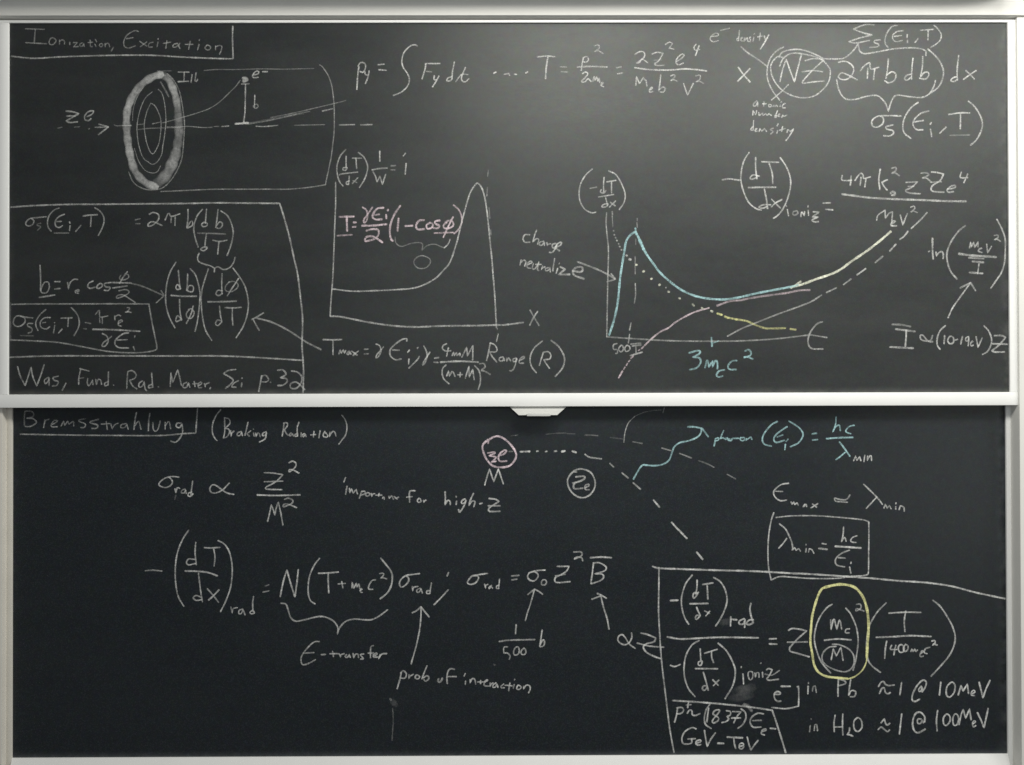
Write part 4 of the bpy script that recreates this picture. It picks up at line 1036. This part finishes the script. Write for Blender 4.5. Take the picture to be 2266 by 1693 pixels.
brace:w5.6,0.40=864,-685 881,-689 889,-711 897,-733 913,-744 940,-740 972,-732 999,-729 1023,-736 1041,-749 1051,-768 1049,-787! 1058,-763 1079,-744 1106,-738 1133,-740 1160,-740 1186,-728 1213,-708
epsilon:w5.1,0.39=990,-811 972,-813 948,-835 933,-856 930,-872 935,-886 953,-883 977,-870;w5.4,0.39=937,-849 972,-847
minus_sign:w5.6,0.40=996,-854 1010,-853
t:w5.1,0.43=1033,-843 1036,-861;w5.1,0.43=1024,-851 1052,-851
r:w5.1,0.43=1055,-851 1059,-862! 1061,-854 1071,-851
a:w5.1,0.43=1079,-854 1074,-859 1076,-863 1084,-861 1087,-853! 1091,-863
n:w5.1,0.43=1100,-850 1102,-865! 1108,-853 1116,-854 1118,-864
s:w5.1,0.43=1135,-852 1124,-854 1130,-862 1134,-868 1124,-869
f:w5.1,0.43=1167,-825 1159,-828 1157,-844 1157,-865;w5.1,0.43=1149,-849 1167,-849
e:w5.1,0.43=1166,-860 1178,-854 1177,-849 1167,-854 1167,-862 1181,-862
r:w5.6,0.46=1189,-854 1183,-868! 1194,-853 1210,-851
#chalk_note|long arrow pointing up from the words prob of interaction
arrow_stroke:w5.1,0.52=1323,-699 1322,-732 1318,-772 1307,-825 1293,-874 1290,-886;w5.8,0.43=1294,-718 1310,-710 1322,-698! 1334,-713 1349,-732
p:w5.6,0.52=1258,-912 1252,-939 1244,-966;w5.1,0.43=1255,-915 1264,-907 1274,-917 1270,-931 1254,-931
r:w5.1,0.49=1283,-920 1282,-934! 1286,-926 1297,-919
o:w5.1,0.39=1306,-922 1303,-931 1313,-934 1318,-927 1311,-922 1306,-922
b:w5.1,0.49=1342,-891 1333,-912 1325,-934;w5.6,0.46=1329,-931 1342,-924 1348,-932 1338,-942 1331,-936
o:w7.0,0.39=1380,-934 1377,-941 1382,-945 1389,-939 1392,-932
f:w5.6,0.46=1432,-903 1417,-902 1409,-915 1407,-934 1408,-950;w5.1,0.40=1411,-927 1438,-927
i:w5.1,0.49=1467,-917 1463,-926;w5.1,0.49=1468,-942 1467,-953
n:w5.1,0.49=1483,-937 1483,-948! 1490,-934 1498,-937 1501,-952
t:w5.1,0.49=1507,-945 1533,-945;w5.1,0.49=1517,-940 1517,-951
e:w5.1,0.49=1533,-945 1541,-939 1535,-939 1529,-948 1530,-957 1544,-959
r:w5.1,0.49=1549,-948 1548,-960! 1552,-952 1558,-948
a:w5.1,0.49=1568,-948 1558,-955 1558,-963 1566,-961 1570,-951! 1574,-963
c:w5.1,0.49=1593,-952 1584,-959 1585,-964 1595,-964
t:w5.1,0.49=1613,-948 1609,-974;w5.1,0.49=1597,-956 1621,-958
i:w5.1,0.49=1629,-936 1628,-939;w5.1,0.49=1627,-954 1624,-966
o:w5.1,0.49=1640,-956 1635,-967 1643,-970 1650,-962 1640,-956
n:w5.1,0.49=1658,-959 1658,-968! 1667,-956 1678,-959 1679,-970 1674,-981
#chalk_smear|faint leftover streak of rubbed out chalk below the word prob
smear:w8.2,0.22=1221,-999 1224,-1003;w18.7,0.06=1227,-1006 1240,-1019;w4.7,0.09=1229,-1030 1231,-1067 1228,-1121 1227,-1135;w5.8,0.08=1560,-888 1565,-890
#chalk_formula|formula sigma rad equals sigma nought Z squared B bar
sigma:w5.4,0.49=1541,-590 1513,-594 1491,-598 1478,-612 1475,-621 1486,-626 1502,-620 1511,-606 1508,-598 1494,-598
r:w4.7,0.46=1531,-625 1534,-639! 1535,-629 1542,-626
a:w4.7,0.46=1554,-629 1546,-635 1546,-640 1553,-633! 1557,-639
d:w4.7,0.49=1580,-609 1577,-639;w5.4,0.49=1577,-629 1570,-632 1570,-639 1578,-639
equals_sign:w5.8,0.43=1619,-599 1644,-597;w5.8,0.43=1620,-612 1637,-609
sigma:w5.4,0.49=1730,-580 1709,-581 1682,-587 1672,-599 1678,-612 1693,-615 1705,-604 1705,-593 1693,-585 1676,-589
0:w5.1,0.39=1722,-612 1717,-620 1719,-628 1729,-628 1734,-620 1730,-612 1722,-612
Z:w5.4,0.49=1769,-568 1808,-568! 1800,-583 1784,-594 1764,-604 1761,-615 1771,-621 1811,-618;w5.1,0.33=1763,-599 1796,-594
2:w5.6,0.39=1823,-521 1846,-521 1851,-530 1841,-538 1825,-544 1835,-538 1849,-540 1853,-550
overline:w6.3,0.46=1878,-540 1913,-538 1947,-540
B:w5.4,0.49=1888,-557 1884,-591 1879,-625;w5.4,0.49=1888,-557 1908,-557 1929,-570 1924,-583 1892,-593! 1916,-594 1921,-605 1908,-616 1881,-625
arrow_stroke:w4.9,0.46=1664,-745 1671,-720 1682,-687 1694,-644;w5.6,0.39=1672,-660 1682,-652 1694,-642! 1709,-650 1721,-659
arrow_stroke:w5.6,0.46=1938,-774 1932,-739 1921,-704 1912,-667;w5.8,0.40=1882,-676 1912,-665;w5.8,0.40=1900,-657 1916,-664 1930,-673
1:w5.4,0.49=1634,-758 1632,-788
fraction_bar:w5.6,0.39=1578,-813 1611,-809 1695,-807
b:w5.4,0.49=1719,-776 1715,-805 1711,-830;w5.4,0.49=1712,-824 1722,-808 1727,-814 1724,-827 1713,-831
5:w4.9,0.36=1606,-831 1594,-832 1593,-851! 1606,-851 1614,-861 1611,-871
0:w4.9,0.36=1634,-831 1626,-843 1627,-856 1638,-856 1644,-845 1641,-832 1634,-831
0:w4.9,0.36=1660,-835 1650,-845 1652,-855 1662,-855 1666,-846 1660,-835
#chalk_note|proportional to Z written left of the large box
proportional_sign:w5.4,0.46=2012,-786 2013,-801 2005,-817 1991,-825 1975,-820 1967,-809 1970,-797 1981,-792 1991,-801 2005,-823 2024,-837
Z:w6.1,0.47=2043,-787 2064,-792 2091,-803! 2086,-815 2059,-823 2051,-834 2061,-850 2085,-863 2107,-871;w5.6,0.39=2030,-820 2072,-830 2118,-834
#chalk_box_line|long chalk lines of the large box at the lower right
box_line:w6.5,0.51=2082,-569 2103,-575 2173,-578 2280,-582 2415,-586 2551,-594 2566,-594 2674,-601 2782,-609 2809,-611 2889,-619 2978,-625 3062,-637 3143,-658 3240,-679
box_line:w5.4,0.46=2103,-573 2102,-646 2101,-713 2104,-780 2110,-875 2123,-990 2136,-1098 2150,-1178
#chalk_formula|boxed formula lambda min equals h c over epsilon
box_line:w4.9,0.46=2481,-394 2472,-421 2464,-467 2461,-521 2463,-574 2471,-615! 2499,-604 2540,-606 2594,-610 2661,-611 2702,-609 2734,-604 2783,-600 2791,-586 2792,-535 2793,-481 2793,-425;w4.9,0.36=2488,-410 2541,-405 2622,-405 2703,-411 2770,-418 2793,-425
lambda:w5.4,0.40=2499,-431 2519,-448 2532,-473 2540,-494 2543,-516;w5.1,0.49=2523,-479 2511,-495 2496,-511
m:w4.7,0.46=2540,-517 2548,-509! 2554,-518! 2562,-512! 2568,-521
i:w4.7,0.46=2586,-498 2586,-501;w5.1,0.47=2587,-512 2585,-524
n:w4.7,0.46=2594,-524 2597,-513! 2605,-516 2612,-528
equals_sign:w5.8,0.43=2639,-496 2652,-498;w6.3,0.43=2628,-512 2656,-515
h:w5.1,0.47=2710,-441 2708,-468 2702,-491! 2713,-476 2718,-489
c:w5.1,0.47=2754,-471 2740,-476 2733,-487 2740,-492 2751,-493
fraction_bar:w7.0,0.52=2682,-505 2767,-511
epsilon:w5.6,0.39=2729,-518 2707,-526 2688,-540 2682,-554 2688,-567 2713,-573;w5.4,0.36=2691,-542 2715,-544
i:w5.1,0.47=2734,-557 2733,-562;w5.4,0.49=2729,-573 2733,-594
#chalk_circle|tall yellow chalk loop round the m e over M bracket
loop:y8.2,0.90=2646,-640 2637,-645 2626,-664 2615,-696 2605,-736 2601,-778 2599,-818 2605,-858 2611,-893 2625,-917 2651,-931 2689,-936 2721,-939;y9.4,0.71=2646,-640 2674,-633 2701,-630 2734,-635 2755,-648 2774,-675 2785,-710 2790,-750 2790,-778 2786,-832 2784,-871;y5.1,0.71=2784,-871 2782,-885 2770,-910 2746,-931 2721,-940
#chalk_formula|boxed ratio formula of the two dT dx brackets
minus_sign:w7.0,0.59=2140,-681 2164,-680
parenthesis:w5.4,0.49=2212,-598 2191,-625 2179,-660 2176,-686 2180,-716 2188,-740 2200,-759
d:w5.4,0.49=2228,-614 2227,-641 2223,-660;w5.4,0.49=2230,-656 2219,-656 2214,-665 2217,-674 2226,-665 2232,-654
T:w5.8,0.46=2246,-629 2280,-624;w5.8,0.55=2261,-633 2263,-677
fraction_bar:w6.1,0.46=2204,-692 2264,-691
d:w5.4,0.49=2226,-703 2231,-716 2238,-730;w5.4,0.49=2238,-730 2226,-730 2222,-738 2226,-743 2238,-731
x:w5.1,0.36=2252,-715 2269,-724;w5.1,0.49=2269,-716 2256,-732
parenthesis:w5.6,0.43=2282,-606 2304,-620 2320,-647 2326,-682 2317,-714 2304,-741 2288,-765
smear:w23.4,0.06=2307,-753 2333,-750
r:w5.8,0.55=2338,-735 2337,-765;w5.8,0.49=2339,-743 2358,-745
a:w5.8,0.55=2382,-741 2366,-749 2366,-758 2379,-758 2385,-742! 2383,-770
d:w6.1,0.52=2404,-691 2401,-714 2409,-749 2412,-754 2398,-761 2389,-757 2398,-746 2412,-745
fraction_bar:w6.3,0.54=2129,-800 2172,-807 2226,-805 2306,-802 2428,-804
equals_sign:w6.1,0.46=2464,-808 2487,-807;w6.1,0.46=2464,-824 2489,-825
Z:w5.8,0.47=2527,-780 2539,-774 2561,-776 2587,-782! 2558,-807 2531,-836! 2532,-848 2555,-855 2595,-867;w5.8,0.39=2523,-819 2589,-818
parenthesis:w5.4,0.49=2671,-695 2653,-707 2631,-736 2617,-771 2612,-810 2619,-845 2635,-885 2665,-920
m:w5.4,0.49=2666,-746 2667,-778! 2674,-747 2678,-744! 2686,-777! 2694,-747 2697,-750 2702,-777
e:w5.1,0.46=2728,-776 2717,-777 2714,-788 2726,-789
fraction_bar:w5.8,0.46=2645,-813 2687,-809 2733,-812
2:w4.9,0.36=2751,-696 2763,-695 2766,-707 2750,-718 2751,-710 2763,-713 2776,-718
parenthesis:w5.4,0.43=2716,-708 2731,-726 2744,-753 2752,-778 2756,-818 2749,-872 2739,-912
parenthesis:w5.6,0.43=2849,-691 2822,-718 2801,-750 2792,-772 2784,-815 2786,-870 2800,-896 2829,-919
T:w5.8,0.49=2857,-725 2911,-722 2963,-723;w5.6,0.49=2913,-718 2908,-751 2910,-786
fraction_bar:w6.3,0.49=2815,-804 2876,-802 2930,-799 2996,-802
parenthesis:w5.8,0.46=3002,-683 3026,-703 3050,-738 3069,-776 3075,-814 3060,-857 3030,-895 2995,-932
1:w5.6,0.55=2850,-816 2845,-843 2843,-873
4:w5.4,0.49=2866,-830 2862,-843 2884,-844;w5.4,0.49=2880,-830 2876,-846 2873,-862
0:w5.4,0.49=2899,-828 2890,-832 2888,-843 2893,-853 2904,-851 2907,-838 2899,-828
0:w5.4,0.49=2912,-827 2905,-837 2907,-850 2917,-847 2920,-833 2911,-827
m:w5.4,0.49=2929,-851 2932,-843! 2936,-851! 2942,-843! 2946,-851! 2951,-846
e:w5.4,0.49=2963,-857 2970,-850 2965,-849 2959,-862 2962,-868 2970,-866
c:w5.4,0.49=2992,-837 2977,-842 2973,-854 2982,-858
2:w5.8,0.55=2998,-817 3007,-815 3009,-822 3000,-830! 3006,-827 3016,-830
circle:w5.4,0.40=2671,-826 2695,-828 2725,-842 2741,-864 2741,-891 2727,-911 2705,-916 2673,-907 2646,-891 2637,-874 2641,-853 2660,-836 2684,-833
M:w5.1,0.47=2667,-877 2674,-841! 2684,-865! 2699,-836! 2706,-879
minus_sign:w5.4,0.49=2139,-893 2153,-897 2172,-890
parenthesis:w5.4,0.49=2234,-812 2210,-827 2191,-859 2184,-897 2186,-934 2198,-969 2220,-996
d:w5.4,0.49=2237,-839 2239,-878;w5.4,0.49=2244,-880 2232,-882 2231,-892 2239,-893 2244,-882
T:w5.4,0.49=2251,-854 2293,-841;w5.4,0.49=2274,-849 2275,-868 2281,-885
fraction_bar:w5.8,0.49=2221,-904 2294,-905
d:w5.8,0.49=2247,-916 2255,-943 2263,-975;w5.4,0.49=2259,-961 2247,-961 2244,-972 2252,-975 2260,-964
x:w5.4,0.49=2278,-941 2296,-959;w5.4,0.49=2298,-942 2280,-960
parenthesis:w5.8,0.49=2296,-821 2323,-846 2344,-884 2352,-916 2344,-959 2318,-1003
i:w5.4,0.49=2372,-898 2371,-902;w5.4,0.49=2377,-922 2379,-955
o:w4.9,0.46=2407,-915 2396,-916 2394,-927 2399,-941 2407,-938 2410,-925 2407,-915
n:w4.9,0.46=2416,-919 2418,-933! 2422,-919 2429,-919 2430,-933
i:w4.9,0.46=2437,-886 2435,-888;w5.4,0.49=2441,-917 2442,-933
z:w5.6,0.49=2454,-909 2462,-905 2473,-909! 2465,-925 2455,-938! 2462,-943 2494,-940;w4.7,0.26=2449,-923 2473,-926 2497,-911
#chalk_smear|grey smudge of wiped chalk beside the lower bracket
smear:w30.4,0.08=2352,-981 2376,-974 2408,-967;w25.7,0.06=2339,-1001 2370,-999 2403,-992;w10.5,0.20=2377,-1024 2392,-1025 2405,-1043;w9.4,0.14=2381,-1020 2397,-1034
#chalk_formula|e minus in its small corner bracket
e:w5.8,0.52=2481,-989 2497,-989 2500,-984 2489,-980 2479,-989 2482,-1005 2491,-1012 2501,-1011
minus_sign:w6.5,0.55=2502,-963 2532,-963
bracket:w5.4,0.49=2554,-965 2559,-963! 2560,-992 2559,-1028! 2518,-1036 2471,-1032
#chalk_formula|boxed bottom lines with 1837 and GeV - TeV
box_line:w6.3,0.49=2146,-1008 2236,-1014 2316,-1021 2397,-1030 2472,-1041! 2483,-1072 2504,-1139 2516,-1180
p:w5.6,0.51=2162,-1033 2158,-1058 2152,-1079;w5.4,0.40=2160,-1032 2176,-1031 2182,-1040 2174,-1050 2160,-1052
plus_sign:w4.9,0.39=2190,-1023 2207,-1022;w5.6,0.51=2198,-1015 2195,-1032
tilde:w5.6,0.51=2194,-1050 2201,-1040 2209,-1042 2211,-1055 2222,-1057 2236,-1051
parenthesis:w5.6,0.51=2268,-1021 2256,-1039 2250,-1066 2254,-1087 2272,-1100
1:w5.6,0.51=2264,-1033 2258,-1079
8:w5.6,0.51=2298,-1039 2284,-1042 2279,-1053 2295,-1064 2295,-1074 2281,-1082 2276,-1075 2289,-1058 2299,-1045 2298,-1039
3:w5.6,0.51=2322,-1042 2335,-1045 2335,-1056 2324,-1061! 2330,-1069 2322,-1077 2307,-1081
7:w5.6,0.51=2343,-1045 2370,-1046! 2357,-1061 2346,-1082;w5.6,0.51=2339,-1066 2369,-1066
parenthesis:w5.8,0.39=2370,-1036 2384,-1048 2386,-1067 2375,-1088 2359,-1100
epsilon:w5.8,0.47=2444,-1053 2424,-1051 2405,-1064 2400,-1080 2410,-1096 2436,-1096;w5.4,0.39=2408,-1075 2437,-1074
e:w5.6,0.51=2440,-1111 2453,-1106 2451,-1102 2440,-1106 2437,-1118 2447,-1122
minus_sign:w5.6,0.51=2465,-1100 2484,-1102
G:w5.6,0.51=2223,-1101 2209,-1097 2187,-1109 2176,-1130 2181,-1149 2206,-1148 2208,-1133;w5.6,0.51=2195,-1134 2220,-1133
e:w5.6,0.51=2224,-1148 2238,-1142 2235,-1137 2224,-1141 2222,-1150 2230,-1154 2238,-1152
V:w5.6,0.51=2250,-1106 2254,-1133 2259,-1159! 2270,-1136 2286,-1114
minus_sign:w6.5,0.52=2293,-1148 2313,-1149
T:w6.5,0.49=2324,-1128 2375,-1131;w5.6,0.51=2346,-1132 2348,-1150 2352,-1166
e:w5.6,0.51=2366,-1159 2378,-1155 2375,-1148 2366,-1151 2364,-1163 2372,-1167 2379,-1160
V:w5.6,0.51=2390,-1128 2395,-1150 2402,-1171! 2413,-1155 2426,-1139
#chalk_note|line in Pb about 1 @ 10 MeV
i:w5.1,0.39=2592,-951 2592,-955;w5.6,0.55=2591,-963 2590,-988
n:w5.1,0.40=2605,-979 2607,-966! 2614,-963 2618,-984
P:w5.6,0.55=2691,-939 2689,-966 2689,-997;w5.8,0.46=2692,-940 2711,-946 2713,-955 2692,-962
b:w5.6,0.55=2731,-942 2727,-966 2724,-990;w5.6,0.55=2724,-993 2733,-978 2747,-982 2743,-997 2729,-998
approx_sign:w5.8,0.46=2822,-965 2830,-952 2839,-949 2844,-957 2855,-962 2874,-960;w5.8,0.46=2825,-988 2833,-972 2841,-970 2844,-983 2852,-989 2861,-985
1:w5.6,0.55=2898,-952 2892,-993
at_sign:w6.1,0.52=2965,-983 2976,-967 2979,-951 2968,-945 2949,-962 2934,-991 2933,-1010 2943,-1014 2957,-1007;w5.4,0.49=2963,-964 2954,-975 2956,-982 2962,-979 2965,-967! 2966,-983
1:w5.6,0.55=3027,-951 3022,-994
0:w5.6,0.55=3060,-953 3047,-967 3045,-991 3055,-1001 3070,-986 3074,-965 3068,-953 3060,-953
M:w5.6,0.55=3084,-994 3093,-962! 3100,-981! 3114,-958! 3118,-989
e:w5.1,0.49=3130,-990 3139,-984 3135,-978 3128,-984 3127,-994 3138,-996
V:w6.1,0.57=3153,-952 3159,-978 3165,-1003! 3176,-973 3189,-946
#chalk_note|line in H2O about 1 @ 100 MeV
i:w4.7,0.20=2600,-1069 2600,-1071;w5.1,0.46=2597,-1092 2595,-1112
n:w5.1,0.46=2610,-1108 2612,-1090! 2618,-1089 2621,-1109
H:w5.6,0.55=2679,-1058 2675,-1084 2676,-1112;w5.6,0.55=2704,-1054 2703,-1087 2704,-1123;w5.4,0.46=2676,-1097 2703,-1096
2:w5.8,0.49=2726,-1099 2725,-1111 2718,-1122! 2726,-1122 2737,-1127
O:w5.6,0.55=2752,-1067 2741,-1079 2742,-1103 2754,-1112 2767,-1098 2765,-1076 2756,-1067 2752,-1067
approx_sign:w5.8,0.47=2830,-1084 2841,-1070! 2845,-1087 2851,-1091 2859,-1085;w5.8,0.47=2820,-1106 2830,-1098 2840,-1105 2851,-1113 2858,-1107
1:w5.6,0.55=2898,-1055 2894,-1087 2890,-1121
at_sign:w6.3,0.52=2973,-1082 2973,-1064 2959,-1050 2943,-1055 2934,-1080 2937,-1106 2951,-1117 2975,-1105;w5.4,0.46=2962,-1072 2951,-1072 2950,-1085 2960,-1086 2965,-1074! 2969,-1085
1:w5.6,0.55=3016,-1044 3012,-1077 3014,-1111
0:w5.6,0.55=3046,-1056 3035,-1069 3036,-1089 3045,-1093 3056,-1080 3056,-1064 3046,-1056
0:w5.6,0.55=3073,-1056 3066,-1069 3068,-1091 3078,-1092 3085,-1075 3081,-1059 3073,-1056
M:w5.6,0.55=3086,-1091 3093,-1059 3100,-1041! 3108,-1070! 3121,-1040! 3126,-1075
e:w5.1,0.52=3132,-1088 3140,-1082 3136,-1078 3130,-1086 3133,-1098 3141,-1094
V:w6.1,0.55=3147,-1052 3159,-1078 3168,-1101! 3175,-1070 3182,-1038
'''
chalk_marks(UPPER_CHALK, upper, 0.0)
chalk_marks(LOWER_CHALK, lower, -DEEP)
